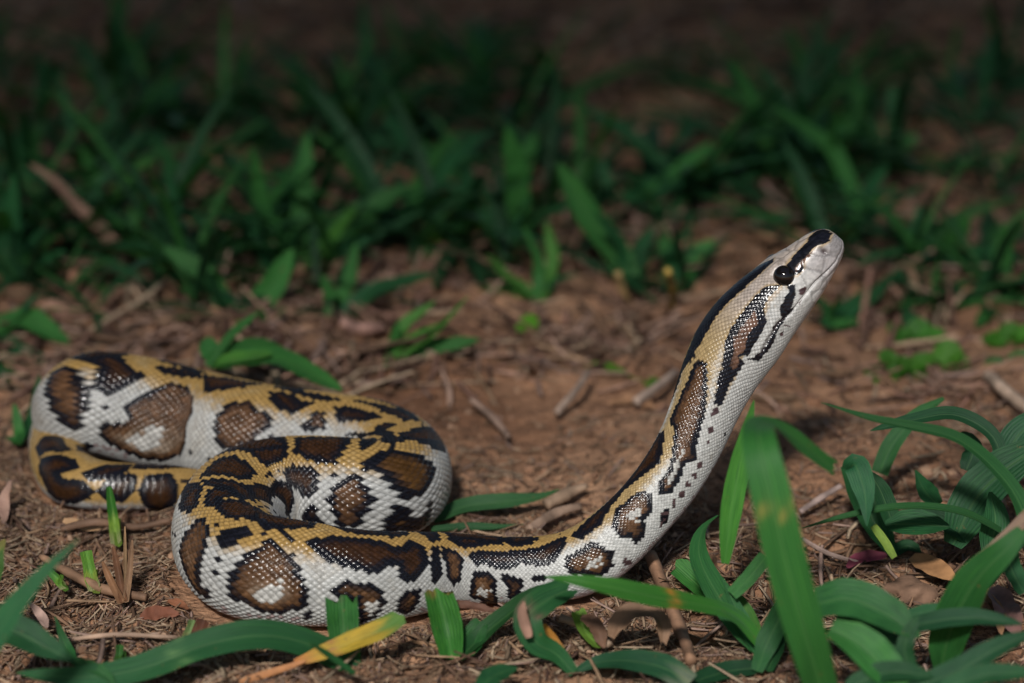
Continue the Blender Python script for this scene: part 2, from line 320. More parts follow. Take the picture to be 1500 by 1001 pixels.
    ('K', [(570.3,43), (574.3,37), (577.3,33), (580.4,25), (583.4,17), (582.4,49), (579.3,49), (575.3,57), (573.3,69), (571.3,65), (570.3,57)]),
    ('K', [(570.3,-43), (574.3,-37), (577.3,-33), (580.4,-25), (583.4,-17), (582.4,-49), (579.3,-49), (575.3,-57), (573.3,-69), (571.3,-65), (570.3,-57)]),
    ('K', [(580.4,25), (583.4,7), (586.4,2), (586.4,45), (584.4,59), (582.4,55), (580.4,35)]),
    ('K', [(580.4,-25), (583.4,-7), (586.4,-2), (586.4,-45), (584.4,-59), (582.4,-55), (580.4,-35)]),
    ('P', [(568.3,87), (570.3,92), (568.3,97), (567.3,93)]),
    ('P', [(568.3,-87), (570.3,-92), (568.3,-97), (567.3,-93)]),
    ('P', [(565.3,98), (566.3,101), (565.3,103), (565.3,100)]),
    ('P', [(565.3,-98), (566.3,-101), (565.3,-103), (565.3,-100)]),
    ('W', [(139.1,98), (144.1,85), (148.1,78), (150.1,87), (149.1,104), (144.1,115), (141.1,107)]),
    ('W', [(143.1,-98), (148.1,-85), (152.1,-78), (154.1,-87), (153.1,-104), (148.1,-115), (145.1,-107)]),
    ('W', [(368.2,90), (370.2,78), (374.2,72), (376.2,80), (375.2,92), (373.2,101), (370.2,103), (369.2,96)]),
    ('W', [(372.2,-90), (374.2,-78), (378.2,-72), (380.2,-80), (379.2,-92), (377.2,-101), (374.2,-103), (373.2,-96)]),
    ('W', [(393.2,99), (395.2,91), (396.2,102), (395.2,120), (393.2,114)]),
    ('W', [(397.2,-99), (399.2,-91), (400.2,-102), (399.2,-120), (397.2,-114)]),
    ('W', [(429.3,91), (434.3,99), (433.3,121), (429.3,110)]),
    ('W', [(433.3,-91), (438.3,-99), (437.3,-121), (433.3,-110)]),
    ('W', [(463.3,65), (467.3,74), (466.3,91), (462.3,85)]),
    ('W', [(467.3,-65), (471.3,-74), (470.3,-91), (466.3,-85)]),
    ('W', [(480.3,37), (484.3,46), (481.3,72), (478.3,61)]),
    ('W', [(484.3,-37), (488.3,-46), (485.3,-72), (482.3,-61)]),
    ('W', [(506.3,45), (499.3,56), (494.3,65), (493.3,57), (498.3,46), (505.3,36)]),
    ('W', [(510.3,-45), (503.3,-56), (498.3,-65), (497.3,-57), (502.3,-46), (509.3,-36)]),
    ('B', [(554.3,54), (552.3,67), (546.3,64), (542.3,69), (539.3,64), (537.3,70), (534.3,62), (535.3,55), (539.3,56), (543.3,48), (548.3,51)]),
    ('B', [(554.3,-54), (552.3,-67), (546.3,-64), (542.3,-69), (539.3,-64), (537.3,-70), (534.3,-62), (535.3,-55), (539.3,-56), (543.3,-48), (548.3,-51)]),
    ('B', [(572.3,55), (575.3,54), (578.3,53), (579.3,55), (577.3,61), (574.3,63), (571.3,63)]),
    ('B', [(572.3,-55), (575.3,-54), (578.3,-53), (579.3,-55), (577.3,-61), (574.3,-63), (571.3,-63)]),
    ('Y', [(532.3,-45), (536.3,-41), (540.3,-32), (541.3,-31), (541.3,-34), (536.3,-33), (532.3,-41)]),
]
MOUTH = [(583.35,114.0), (581.35,117.0), (579.35,113.0), (576.35,107.0), (573.35,101.0), (570.34,100.0), (567.34,99.0), (561.34,100.0), (556.34,92.0), (553.33,92.0), (549.33,91.0), (544.33,92.0), (541.33,86.0)]
EYE = [(568.34,50.0)]
NOSTRIL = [(581.35,74.0)]
PITS = [(579.35,116.0), (577.35,111.0), (575.35,107.0)]

# ---------------------------------------------------------------- helpers
def link(name, me, mat=None, parent=None):
    o = bpy.data.objects.new(name, me); COL.objects.link(o)
    if mat is not None and me is not None and len(me.materials) == 0:
        me.materials.append(mat)
    if parent is not None:
        o.parent = parent
    return o

def tag(o, label=None, cat=None, group=None, kind=None):
    if label: o['label'] = label
    if cat: o['category'] = cat
    if group: o['group'] = group
    if kind: o['kind'] = kind
    return o

def empty(name, loc):
    o = bpy.data.objects.new(name, None); COL.objects.link(o)
    o.location = loc; o.empty_display_size = 0.01
    return o

def mesh_np(name, V, F, smooth=True, cols=None, uvs=None):
    """mesh from numpy vertices and an (n,3) or (n,4) face array"""
    V = np.asarray(V, np.float32); F = np.asarray(F, np.int32)
    me = bpy.data.meshes.new(name)
    n, k = F.shape
    me.vertices.add(len(V)); me.vertices.foreach_set('co', V.ravel())
    me.loops.add(n * k); me.loops.foreach_set('vertex_index', F.ravel())
    me.polygons.add(n)
    me.polygons.foreach_set('loop_start', np.arange(0, n * k, k, dtype=np.int32))
    me.polygons.foreach_set('use_smooth', np.full(n, smooth))
    me.update(calc_edges=True)
    if cols is not None:
        a = me.color_attributes.new('col', 'FLOAT_COLOR', 'POINT')
        c = np.ones((len(V), 4), np.float32); c[:, :cols.shape[1]] = cols
        a.data.foreach_set('color', c.ravel())
    if uvs is not None:
        u = me.uv_layers.new(name='uv')
        u.data.foreach_set('uv', np.asarray(uvs, np.float32)[F.ravel()].ravel())
    me.validate()
    return me

def grid_faces(n, m, wrap=False):
    i = np.arange(n - 1)[:, None]; j = np.arange(m if wrap else m - 1)[None, :]
    j2 = (j + 1) % m
    return np.stack([i * m + j, i * m + j2, (i + 1) * m + j2, (i + 1) * m + j], -1).reshape(-1, 4)

_T = rng.random((257, 257))
def vnoise(x, y, seed=0):
    x = np.asarray(x, float) + seed * 17.31; y = np.asarray(y, float) + seed * 9.77
    xi = np.floor(x); yi = np.floor(y); fx = x - xi; fy = y - yi
    fx = fx * fx * (3 - 2 * fx); fy = fy * fy * (3 - 2 * fy)
    a = xi.astype(np.int64) % 256; b = yi.astype(np.int64) % 256
    return (_T[a, b] * (1 - fx) + _T[a + 1, b] * fx) * (1 - fy) + (_T[a, b + 1] * (1 - fx) + _T[a + 1, b + 1] * fx) * fy

def sst(x, a, b):
    t = np.clip((np.asarray(x, float) - a) / (b - a), 0, 1)
    return t * t * (3 - 2 * t)

# ---------------------------------------------------------------- materials
def material(name):
    m = bpy.data.materials.new(name); m.use_nodes = True
    nt = m.node_tree; b = nt.nodes['Principled BSDF']
    return m, nt, b

def nd(nt, typ, **kw):
    n = nt.nodes.new(typ)
    for k, v in kw.items():
        if k.startswith('i_'):
            n.inputs[k[2:].replace('_', ' ')].default_value = v
        else:
            setattr(n, k, v)
    return n

def ramp(nt, fac, stops):
    r = nt.nodes.new('ShaderNodeValToRGB')
    e = r.color_ramp.elements
    while len(e) < len(stops): e.new(0.5)
    for k, (p, c) in enumerate(stops):
        e[k].position = p; e[k].color = (*c, 1)
    nt.links.new(fac, r.inputs['Fac'])
    return r.outputs['Color']

def mul(nt, a, b, fac=1.0, mode='MULTIPLY'):
    m = nt.nodes.new('ShaderNodeMix'); m.data_type = 'RGBA'; m.blend_type = mode
    m.inputs[0].default_value = fac
    for v, s in ((a, m.inputs[6]), (b, m.inputs[7])):
        if isinstance(v, tuple): s.default_value = (*v, 1)
        else: nt.links.new(v, s)
    return m.outputs[2]

def bump(nt, b, h, strength, dist):
    n = nd(nt, 'ShaderNodeBump'); n.inputs['Strength'].default_value = strength; n.inputs['Distance'].default_value = dist
    nt.links.new(h, n.inputs['Height']); nt.links.new(n.outputs[0], b.inputs['Normal'])
    return n

def soil_material():
    m, nt, b = material('soil')
    tc = nd(nt, 'ShaderNodeTexCoord')
    n1 = nd(nt, 'ShaderNodeTexNoise'); n1.inputs['Scale'].default_value = 9; n1.inputs['Detail'].default_value = 6
    n2 = nd(nt, 'ShaderNodeTexNoise'); n2.inputs['Scale'].default_value = 140; n2.inputs['Detail'].default_value = 8; n2.inputs['Roughness'].default_value = .7
    n3 = nd(nt, 'ShaderNodeTexVoronoi'); n3.inputs['Scale'].default_value = 420
    for n in (n1, n2, n3): nt.links.new(tc.outputs['Object'], n.inputs['Vector'])
    c1 = ramp(nt, n1.outputs[0], [(.3, (.27, .142, .083)), (.5, (.42, .24, .145)), (.7, (.53, .325, .205))])
    c2 = ramp(nt, n2.outputs[0], [(.30, (.35, .30, .28)), (.5, (.95, .9, .86)), (.72, (1.35, 1.25, 1.15))])
    nt.links.new(mul(nt, c1, c2), b.inputs['Base Color'])
    b.inputs['Roughness'].default_value = .92
    b.inputs['Specular IOR Level'].default_value = .2
    ad = nd(nt, 'ShaderNodeMath', operation='ADD')
    nt.links.new(n2.outputs[0], ad.inputs[0])
    mm = nd(nt, 'ShaderNodeMath', operation='MULTIPLY'); mm.inputs[1].default_value = .35
    nt.links.new(n3.outputs['Distance'], mm.inputs[0]); nt.links.new(mm.outputs[0], ad.inputs[1])
    bump(nt, b, ad.outputs[0], .9, .004)
    return m

def attr_material(name, rough=.85, spec=.25, nscale=300, namp=.5, bstr=.4, bdist=.001, stretch=None):
    m, nt, b = material(name)
    at = nd(nt, 'ShaderNodeAttribute', attribute_name='col')
    tc = nd(nt, 'ShaderNodeTexCoord')
    n = nd(nt, 'ShaderNodeTexNoise'); n.inputs['Scale'].default_value = nscale; n.inputs['Detail'].default_value = 5
    nt.links.new(tc.outputs['Object'], n.inputs['Vector'])
    c = ramp(nt, n.outputs[0], [(.25, (1 - namp,) * 3), (.75, (1 + namp * .6,) * 3)])
    nt.links.new(mul(nt, at.outputs['Color'], c), b.inputs['Base Color'])
    b.inputs['Roughness'].default_value = rough; b.inputs['Specular IOR Level'].default_value = spec
    bump(nt, b, n.outputs[0], bstr, bdist)
    return m

def skin_material():
    m, nt, b = material('snake_skin')
    at = nd(nt, 'ShaderNodeAttribute', attribute_name='col')
    tc = nd(nt, 'ShaderNodeTexCoord')
    n = nd(nt, 'ShaderNodeTexNoise'); n.inputs['Scale'].default_value = 900; n.inputs['Detail'].default_value = 4
    nt.links.new(tc.outputs['Object'], n.inputs['Vector'])
    c = ramp(nt, n.outputs[0], [(.3, (.80, .80, .80)), (.7, (1.1, 1.1, 1.1))])
    nt.links.new(mul(nt, at.outputs['Color'], c), b.inputs['Base Color'])
    rr = nd(nt, 'ShaderNodeMapRange'); rr.inputs['From Min'].default_value = .0; rr.inputs['From Max'].default_value = .45
    rr.inputs['To Min'].default_value = .16; rr.inputs['To Max'].default_value = .34
    nt.links.new(at.outputs['Fac'], rr.inputs['Value']); nt.links.new(rr.outputs[0], b.inputs['Roughness'])
    b.inputs['Specular IOR Level'].default_value = .36
    bump(nt, b, n.outputs[0], .12, .0004)
    return m

def leaf_material(name):
    """green blade: colour from the blade, fine lengthwise veins from its own width coordinate"""
    m, nt, b = material(name)
    at = nd(nt, 'ShaderNodeAttribute', attribute_name='col')
    uv = nd(nt, 'ShaderNodeUVMap', uv_map='uv')
    sep = nd(nt, 'ShaderNodeSeparateXYZ'); nt.links.new(uv.outputs[0], sep.inputs[0])
    w = nd(nt, 'ShaderNodeMath', operation='MULTIPLY'); w.inputs[1].default_value = 62.0
    nt.links.new(sep.outputs[0], w.inputs[0])
    s = nd(nt, 'ShaderNodeMath', operation='SINE'); nt.links.new(w.outputs[0], s.inputs[0])
    tc = nd(nt, 'ShaderNodeTexCoord')
    n = nd(nt, 'ShaderNodeTexNoise'); n.inputs['Scale'].default_value = 1; n.inputs['Detail'].default_value = 7; n.inputs['Roughness'].default_value = .62
    st = nd(nt, 'ShaderNodeVectorMath', operation='MULTIPLY'); st.inputs[1].default_value = (22, 5, 1)
    oi = nd(nt, 'ShaderNodeObjectInfo'); so = nd(nt, 'ShaderNodeVectorMath', operation='ADD')
    nt.links.new(uv.outputs[0], st.inputs[0]); nt.links.new(st.outputs[0], so.inputs[0])
    sc_ = nd(nt, 'ShaderNodeMath', operation='MULTIPLY'); sc_.inputs[1].default_value = 90; nt.links.new(oi.outputs['Random'], sc_.inputs[0])
    nt.links.new(sc_.outputs[0], so.inputs[1]); nt.links.new(so.outputs[0], n.inputs['Vector'])
    c = ramp(nt, n.outputs[0], [(.28, (.50, .58, .60)), (.5, (1, 1, 1)), (.74, (1.5, 1.32, 1.05))])
    v = ramp(nt, s.outputs[0], [(0, (.86, .88, .86)), (1, (1.08, 1.06, 1.04))])
    base = mul(nt, mul(nt, at.outputs['Color'], c), v)
    # pale midrib and a few brown flecks
    ds_ = nd(nt, 'ShaderNodeMath', operation='SUBTRACT'); ds_.inputs[1].default_value = .5; nt.links.new(sep.outputs[0], ds_.inputs[0])
    ab = nd(nt, 'ShaderNodeMath', operation='ABSOLUTE'); nt.links.new(ds_.outputs[0], ab.inputs[0])
    rib = nd(nt, 'ShaderNodeMapRange'); rib.inputs['From Min'].default_value = .0; rib.inputs['From Max'].default_value = .045
    rib.inputs['To Min'].default_value = .24; rib.inputs['To Max'].default_value = 0; nt.links.new(ab.outputs[0], rib.inputs['Value'])
    mr = nd(nt, 'ShaderNodeMix'); mr.data_type = 'RGBA'; nt.links.new(rib.outputs[0], mr.inputs[0])
    nt.links.new(base, mr.inputs[6]); mr.inputs[7].default_value = (.15, .28, .10, 1)
    n5 = nd(nt, 'ShaderNodeTexNoise'); n5.inputs['Scale'].default_value = 330; n5.inputs['Detail'].default_value = 3
    nt.links.new(tc.outputs['Object'], n5.inputs['Vector'])
    fl = nd(nt, 'ShaderNodeMapRange'); fl.inputs['From Min'].default_value = .70; fl.inputs['From Max'].default_value = .76
    fl.inputs['To Max'].default_value = .7; nt.links.new(n5.outputs[0], fl.inputs['Value'])
    mf = nd(nt, 'ShaderNodeMix'); mf.data_type = 'RGBA'; nt.links.new(fl.outputs[0], mf.inputs[0])
    nt.links.new(mr.outputs[2], mf.inputs[6]); mf.inputs[7].default_value = (.16, .12, .045, 1)
    base = mf.outputs[2]
    nt.links.new(base, b.inputs['Base Color'])
    b.inputs['Roughness'].default_value = .52; b.inputs['Specular IOR Level'].default_value = .28
    ad = nd(nt, 'ShaderNodeMath', operation='MULTIPLY_ADD'); ad.inputs[1].default_value = .25
    nt.links.new(s.outputs[0], ad.inputs[0]); nt.links.new(n.outputs[0], ad.inputs[2])
    bump(nt, b, ad.outputs[0], .35, .0006)
    tr = nd(nt, 'ShaderNodeBsdfTranslucent')
    nt.links.new(mul(nt, base, (1.3, 1.25, .55)), tr.inputs['Color'])
    mx = nd(nt, 'ShaderNodeMixShader'); mx.inputs[0].default_value = .28
    out = nt.nodes['Material Output']
    nt.links.new(b.outputs[0], mx.inputs[1]); nt.links.new(tr.outputs[0], mx.inputs[2]); nt.links.new(mx.outputs[0], out.inputs['Surface'])
    return m

M_SOIL = soil_material()
M_LITTER = attr_material('dry_litter', .85, .2, 260, .45, .5, .0015)
M_DRY = attr_material('dry_leaf', .7, .3, 160, .5, .5, .0015)
M_SKIN = skin_material()
M_GREEN = leaf_material('grass_blade')
def eye_material():
    m, nt, b = material('eye_black')
    b.inputs['Base Color'].default_value = (.008, .006, .006, 1); b.inputs['Roughness'].default_value = .06
    b.inputs['Specular IOR Level'].default_value = .6
    return m
M_EYE = eye_material()

# ---------------------------------------------------------------- the soil: one sheet to the horizon
BODY = Body(0.0004)
_bc = BODY.C[BODY.C[:, 2] < BODY.r * 1.05 + .001][::12]
_br = BODY.r[BODY.C[:, 2] < BODY.r * 1.05 + .001][::12]

def near_body(x, y):
    x = np.asarray(x, float); y = np.asarray(y, float)
    d = np.full(x.shape, 9.0)
    for c, r in zip(_bc[:, :2], _br):
        d = np.minimum(d, np.hypot(x - c[0], y - c[1]) - r)
    return d

def bare(x, y):
    """0..1: the swept patch of open soil behind the snake's neck"""
    d = ((x - .035) / .115) ** 2 + ((y - .905) / .075) ** 2
    d2 = ((x - .14) / .10) ** 2 + ((y - 1.0) / .05) ** 2
    w = (vnoise(x * 25, y * 25, 3) - .5) * .7
    return np.maximum(1 - sst(d + w, .5, 1.3), .8 * (1 - sst(d2 + w, .4, 1.2)))

def ground_raw(x, y):
    b = bare(x, y)
    z = (vnoise(x * 7, y * 7, 1) - .5) * .020
    z = z + (vnoise(x * 28, y * 28, 2) - .5) * .012
    rough = (vnoise(x * 90, y * 90, 4) - .5) * .0066 + (vnoise(x * 220, y * 220, 5) - .5) * .0034 + (vnoise(x * 480, y * 480, 6) - .5) * .0010
    return z * .55 + rough * (1 - .72 * b)

def ground_z(x, y):
    x = np.asarray(x, float); y = np.asarray(y, float)
    sh = x.shape; x = x.ravel(); y = y.ravel()
    z = ground_raw(x, y)
    m = (np.abs(x) < .25) & (y > .6) & (y < 1.05)
    if m.any():
        d = near_body(x[m], y[m])
        k = sst(d, -.001, .026)
        flat = -.0012 + np.clip(z[m], -.002, .001) * .3 + .0025 * np.exp(-((d - .004) / .004) ** 2)
        z[m] = flat * (1 - k) + z[m] * k
    return z.reshape(sh)

def spaced(lo, hi, step, g, far_lo, far_hi):
    a = list(np.arange(lo, hi, step))
    st = step
    while a[-1] < far_hi: st *= g; a.append(a[-1] + st)
    st = step; b = []
    p = lo
    while p > far_lo: st *= g; p -= st; b.append(p)
    return np.array(b[::-1] + a)
gx = spaced(-.26, .26, .0020, 1.035, -400, 400)
gy = spaced(.60, 1.12, .0021, 1.03, -400, 400)
GX, GY = np.meshgrid(gx, gy)
GZ = ground_z(GX, GY)
me = mesh_np('soil', np.stack([GX, GY, GZ], -1).reshape(-1, 3), grid_faces(len(gy), len(gx)))
tag(link('soil_ground', me, M_SOIL), kind='structure')

# ---------------------------------------------------------------- the snake
def seg_dist(px, py, q):
    """distance to the closed outline q and inside test"""
    d = np.full(px.shape, 1e9); ins = np.zeros(px.shape, bool)
    n = len(q)
    for i in range(n):
        ax, ay = q[i]; bx, by = q[(i + 1) % n]
        dx, dy = bx - ax, by - ay
        t = np.clip(((px - ax) * dx + (py - ay) * dy) / max(dx * dx + dy * dy, 1e-12), 0, 1)
        d = np.minimum(d, np.hypot(px - ax - t * dx, py - ay - t * dy))
        if abs(dy) > 1e-12:
            c = ((ay > py) != (by > py)) & (px < (bx - ax) * (py - ay) / dy + ax)
            ins ^= c
    return d, ins

def mixc(a, b, t):
    return a * (1 - t[:, None]) + b * t[:, None]

def skin_colours(s, th, rnd, rnd2, rnd3):
    """colour of each scale from its place on the body: s in mm from the tail, th from the back"""
    n = len(s)
    r = np.interp(s / 1000, BODY.s, BODY.r) * 1000
    h = BODY.L * 1000 - s
    at = np.degrees(np.abs(th))
    wig = np.where(h < 60, (vnoise(s * 1.1, th * 9, 12) - .5) * .7, 0)
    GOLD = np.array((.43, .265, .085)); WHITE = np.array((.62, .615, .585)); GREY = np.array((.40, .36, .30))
    BELLY = np.array((.60, .52, .49)); BLACK = np.array((.0085, .0085, .0125))
    lim = np.interp(s, [0, 75, 100, 235, 315, 435, 495, 535, 555, 588], [120, 100, 36, 40, 50, 44, 26, 34, 62, 60])
    t = sst(at + (rnd - .5) * 10, lim - 12, lim + 14)
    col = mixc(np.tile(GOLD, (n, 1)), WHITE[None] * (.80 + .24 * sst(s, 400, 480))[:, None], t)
    k = sst(s, 440, 500) * (1 - t); col = mixc(col, np.array((.46, .345, .18))[None], k * .75)
    # crown of the head: pale lilac tan edged with ochre; snout grey
    k = (1 - sst(h, 28, 52)) * (1 - t)
    col = mixc(col, np.array((.50, .43, .385))[None], k * .9)
    k = (1 - sst(h, 8, 19)) * sst(at, 45, 65)
    col = mixc(col, np.array((.47, .44, .43))[None], k)
    k = sst(at + 14 * sst(s, 430, 470) * (1 - sst(s, 525, 550)), 125, 150); col = mixc(col, BELLY[None], k)
    k = k * sst(s, 425, 460) * (1 - sst(s, 520, 545)); col = mixc(col, np.array((.42, .30, .31))[None], k * .7)
    dmin = np.full(n, 1e9); dark = np.zeros(n, bool)
    for kind, q in MARKINGS_AND_SHADE:
        q = np.array(q, float)
        cth = q[:, 1].mean()
        m = (s > q[:, 0].min() - 8) & (s < q[:, 0].max() + 8)
        if not m.any(): continue
        dth = (np.degrees(th[m]) - cth + 180) % 360 - 180 + cth
        rq = r[m]
        qr = np.interp(q[:, 0].mean() / 1000, BODY.s, BODY.r) * 1000
        Q = np.stack([q[:, 0], np.radians(q[:, 1]) * qr], 1)
        d, ins = seg_dist(s[m], np.radians(dth) * qr, Q)
        sd = np.where(ins, d, -d) + wig[m]
        idx = np.nonzero(m)[0]
        if kind in 'DELKP':
            dmin[idx] = np.minimum(dmin[idx], np.where(ins, 0, d))
        w = {'D': -.55, 'L': -.4, 'E': -.45, 'K': -.28 if q[:, 0].min() > 515 else 0.0}.get(kind, 0.0)
        hit = idx[sd > w]; dd = sd[sd > w]
        if not len(hit): continue
        j = rnd[hit]; j2 = rnd2[hit]
        if kind in 'DE':
            e = sst(dd + (j - .5) * .8, .9, 3.0)
            mid = np.array((.042, .018, .0075)) if kind == 'D' else np.array((.095, .045, .014))
            col[hit] = mixc(np.tile(BLACK, (len(hit), 1)), mid[None] * (.7 + .6 * j2[:, None]), e)
        elif kind == 'L':
            e = sst(dd + (j - .5) * 1.0, .7, 2.1)
            c = mixc(np.tile(BLACK, (len(hit), 1)), np.array((.112, .056, .027))[None] * (.65 + .7 * j2[:, None]), e)
            lowf = sst(np.degrees(np.abs(th[hit])), 70, 105) * sst(dd, 2.4, 4.5)
            c = mixc(c, np.array((.40, .31, .23))[None], lowf * (.35 + .5 * (j2 > .5)))
            col[hit] = c
        elif kind == 'K':
            col[hit] = BLACK * (.7 + .8 * j[:, None])
        elif kind == 'P':
            col[hit] = np.array((.085, .050, .052)) * (.7 + .6 * j[:, None])
        elif kind == 'W':
            e = (j2 < .45 + .45 * sst(dd, .2, 1.2))
            c = np.array((.56, .54, .50)) * (.75 + .35 * j[:, None])
            col[hit[e]] = c[e]
        elif kind == 'B':
            col[hit] = np.array((.15, .080, .052)) * (.45 + 1.1 * j[:, None])
        elif kind == 'Y':
            col[hit] = np.array((.36, .26, .11)) * (.8 + .4 * j[:, None])
        if kind != 'Y': dark[hit] = True
    k = np.where((~dark) & (h < 70) & (at < 72), (1 - sst(dmin, .3, 1.5)), 0) * (1 - sst(h, 55, 70))
    col = mixc(col, np.array((.44, .30, .13))[None], k * .75)
    # network between the blotches: bright rims, greyer flecked middles
    free = (~dark) & (dmin > 2.2) & (h > 75) & (at < 100)
    k = np.where(free, sst(dmin, 2.0, 4.2), 0) * (.25 + .55 * rnd2)
    col = mixc(col, GREY[None] * np.where(t[:, None] < .5, np.array((1.0, .82, .5))[None], 1.0), k * .8)
    spk = (~dark) & (rnd > .985) & (h > 60) & (at < 105) & (dmin > 2.4)
    col[spk] = BLACK * 1.5
    und = (~dark) & (at > 118) & (rnd2 > .78) & (h > 75)
    col[und] = np.array((.34, .25, .24))
    return np.clip(col * (.88 + .24 * rnd3)[:, None], .004, .8)

def build_snake():
    Bd = BODY
    nth = 360
    th = np.linspace(-math.pi, math.pi, nth, endpoint=False)
    P, N = Bd.surf(th)
    ns = len(Bd.s)
    v = th / (2 * math.pi) * Bd.NR
    U = np.repeat(Bd.u[:, None], nth, 1); V = np.repeat(v[None], ns, 0)
    A = (U + V) / 2; Bq = (U - V) / 2
    ia = np.floor(A); ib = np.floor(Bq); fa = A - ia; fb = Bq - ib
    ku = (ia + ib + 1).astype(np.int64); kv = np.mod((ia - ib).astype(np.int64), Bd.NR)
    h = np.repeat(Bd.h[:, None], nth, 1)
    TH = np.repeat(th[None], ns, 0); S = np.repeat(Bd.s[:, None], nth, 1)
    key = ku * 1000 + kv
    uq, inv = np.unique(key.ravel(), return_inverse=True)
    cu = uq // 1000; cv = uq % 1000
    cs = np.interp(cu, Bd.u, Bd.s) * 1000
    cth = (cv / Bd.NR * 2 * math.pi + math.pi) % (2 * math.pi) - math.pi
    q1, q2, q3 = rng.random((3, len(uq)))
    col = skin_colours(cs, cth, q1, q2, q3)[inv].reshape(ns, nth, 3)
    # on the head the scales are finer than the markings: take the colour at the point itself
    mh = (h < .058); iv = inv.reshape(ns, nth)[mh]
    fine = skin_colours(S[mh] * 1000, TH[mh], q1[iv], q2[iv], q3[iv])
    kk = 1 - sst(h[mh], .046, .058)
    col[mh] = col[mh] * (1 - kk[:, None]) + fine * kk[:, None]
    # relief: domed scales lapping towards the tail
    pitch = np.repeat((2 * math.pi * Bd.r / Bd.NR)[:, None], nth, 1)
    e = np.minimum(np.minimum(fa, 1 - fa), np.minimum(fb, 1 - fb)) * 2
    dome = sst(e, 0.0, .62)
    lap = 1 - (fa + fb) / 2
    amp = np.clip(h / .06, .35, 1) * np.clip(S / .01, 0, 1)
    disp = pitch * (.36 * dome + .24 * lap * np.clip(e * 4, 0, 1)) * amp
    # belly: broad cross plates instead of scales
    ven = sst(np.abs(TH), math.radians(138), math.radians(150))
    q = np.mod(U / 2.0, 1.0)
    disp = disp * (1 - ven) + ven * pitch * .28 * sst(q, 0, .25) * (1 - .6 * q)
    # snout: larger smooth shields
    hx = (Bd.L - S) * 1000
    fr = 1 - sst(hx, 17, 25)
    sd = np.random.default_rng(5)
    seeds = np.stack([sd.uniform(0, 28, 64), sd.uniform(-3.14, 3.14, 64)], 1)
    m = hx < 30
    rr = np.maximum(np.interp(hx[m], [0, 5, 10, 30], [3, 5.5, 7, 10]), 1)
    d = np.stack([np.hypot(hx[m] - a, ((TH[m] - b + math.pi) % (2 * math.pi) - math.pi) * rr) for a, b in seeds], 0)
    d.sort(axis=0)
    gap = d[1] - d[0]
    shield = np.zeros_like(disp); shield[m] = .00012 * sst(gap, 0, 1.1)
    disp = disp * (1 - fr) + fr * shield
    # groove of the mouth, nostril, lip pits, brow above the eye
    sm, thd = S * 1000, np.degrees(TH)
    def blob(c, sgn, rs, rt):
        return np.exp(-((sm - c[0]) / rs) ** 2 - ((thd - sgn * c[1]) / rt) ** 2)
    mouth = np.zeros_like(disp)
    mm = hx < 52
    for sgn in (1, -1):
        ml = np.array(MOUTH)
        mth = np.interp(sm[mm], ml[::-1, 0], ml[::-1, 1])
        r_ = np.interp(sm[mm] / 1000, Bd.s, Bd.r) * 1000
        dd = np.radians(np.abs(thd[mm] - sgn * mth)) * r_
        inr = sst(sm[mm], ml[-1, 0], ml[-1, 0] + 6) * (1 - sst(sm[mm], ml[0, 0] - .5, ml[0, 0] + 2) * .3)
        g = np.exp(-(dd / .34) ** 2) * inr
        lip = np.exp(-((dd - 1.1) / .8) ** 2) * inr
        mouth[mm] += -.00050 * g + .00012 * lip
        dark = np.zeros_like(disp); dark[mm] = np.exp(-(dd / .26) ** 2) * inr * np.interp(hx[mm], [0, 9, 14, 24, 28], [.9, .85, .3, .35, .7])
        col = col * (1 - dark[..., None]) + np.array((.045, .028, .028)) * dark[..., None]
        # lip shields: short cross grooves along the upper lip
        ul = np.clip((sgn * (mth * sgn - thd[mm])) * np.radians(1) * r_ * sgn, -9, 9) if sgn > 0 else np.clip((thd[mm] + mth) * np.radians(1) * r_, -9, 9)
        band = ((ul > .25) & (ul < 2.6)).astype(float) * inr * (hx[mm] < 32)
        cut = np.abs(np.mod(sm[mm] / 2.55, 1) - .5)
        mouth[mm] += -.00016 * band * sst(cut, .44, .5)
        n_ = blob(NOSTRIL[0], sgn, .7, 11)
        disp -= .0009 * n_
        k = blob(NOSTRIL[0], sgn, .85, 13)[..., None] * .95
        col = col * (1 - k) + np.array((.05, .03, .03)) * k
        for p in PITS: disp -= .0005 * blob(p, sgn, .5, 4)
        ex, et = EYE[0]
        disp += .0007 * blob((ex, et - 24), sgn, 4.0, 10)       # brow
        disp -= .0008 * blob((ex, et), sgn, 2.6, 16)            # socket
    disp += mouth
    skin = sst(e, .02, .30) * (1 - fr) * (1 - ven) + fr + ven
    groove = np.where(np.linalg.norm(col, axis=2) > .25, .42, .75)
    col *= (groove + (1 - groove) * skin)[..., None]
    if True:
        k = np.zeros_like(disp)
        gg = fr * (shield < .00005) * (hx < 24)
        col *= (1 - .35 * gg)[..., None]
    P = P + N * disp[..., None]
    P = P.reshape(-1, 3); colf = col.reshape(-1, 3)
    F = grid_faces(ns, nth, True)
    # closed ends
    tip = np.array([Bd.C[0], Bd.C[-1] + Bd.T[-1] * .0002])
    me = mesh_np('snake', P, F, True, colf)
    bm = bmesh.new(); bm.from_mesh(me); bm.verts.ensure_lookup_table()
    bm.faces.new([bm.verts[i] for i in range(nth)]); bm.faces.new([bm.verts[(ns - 1) * nth + i] for i in range(nth)][::-1])
    bmesh.ops.recalc_face_normals(bm, faces=bm.faces)
    bm.to_mesh(me); bm.free()
    for p in me.polygons: pass
    root = link('snake', me, M_SKIN)
    tag(root, 'brown and cream blotched young python, coiled on the soil with raised head', 'snake')
    # eyes
    i = int(np.argmin(np.abs(Bd.s * 1000 - EYE[0][0])))
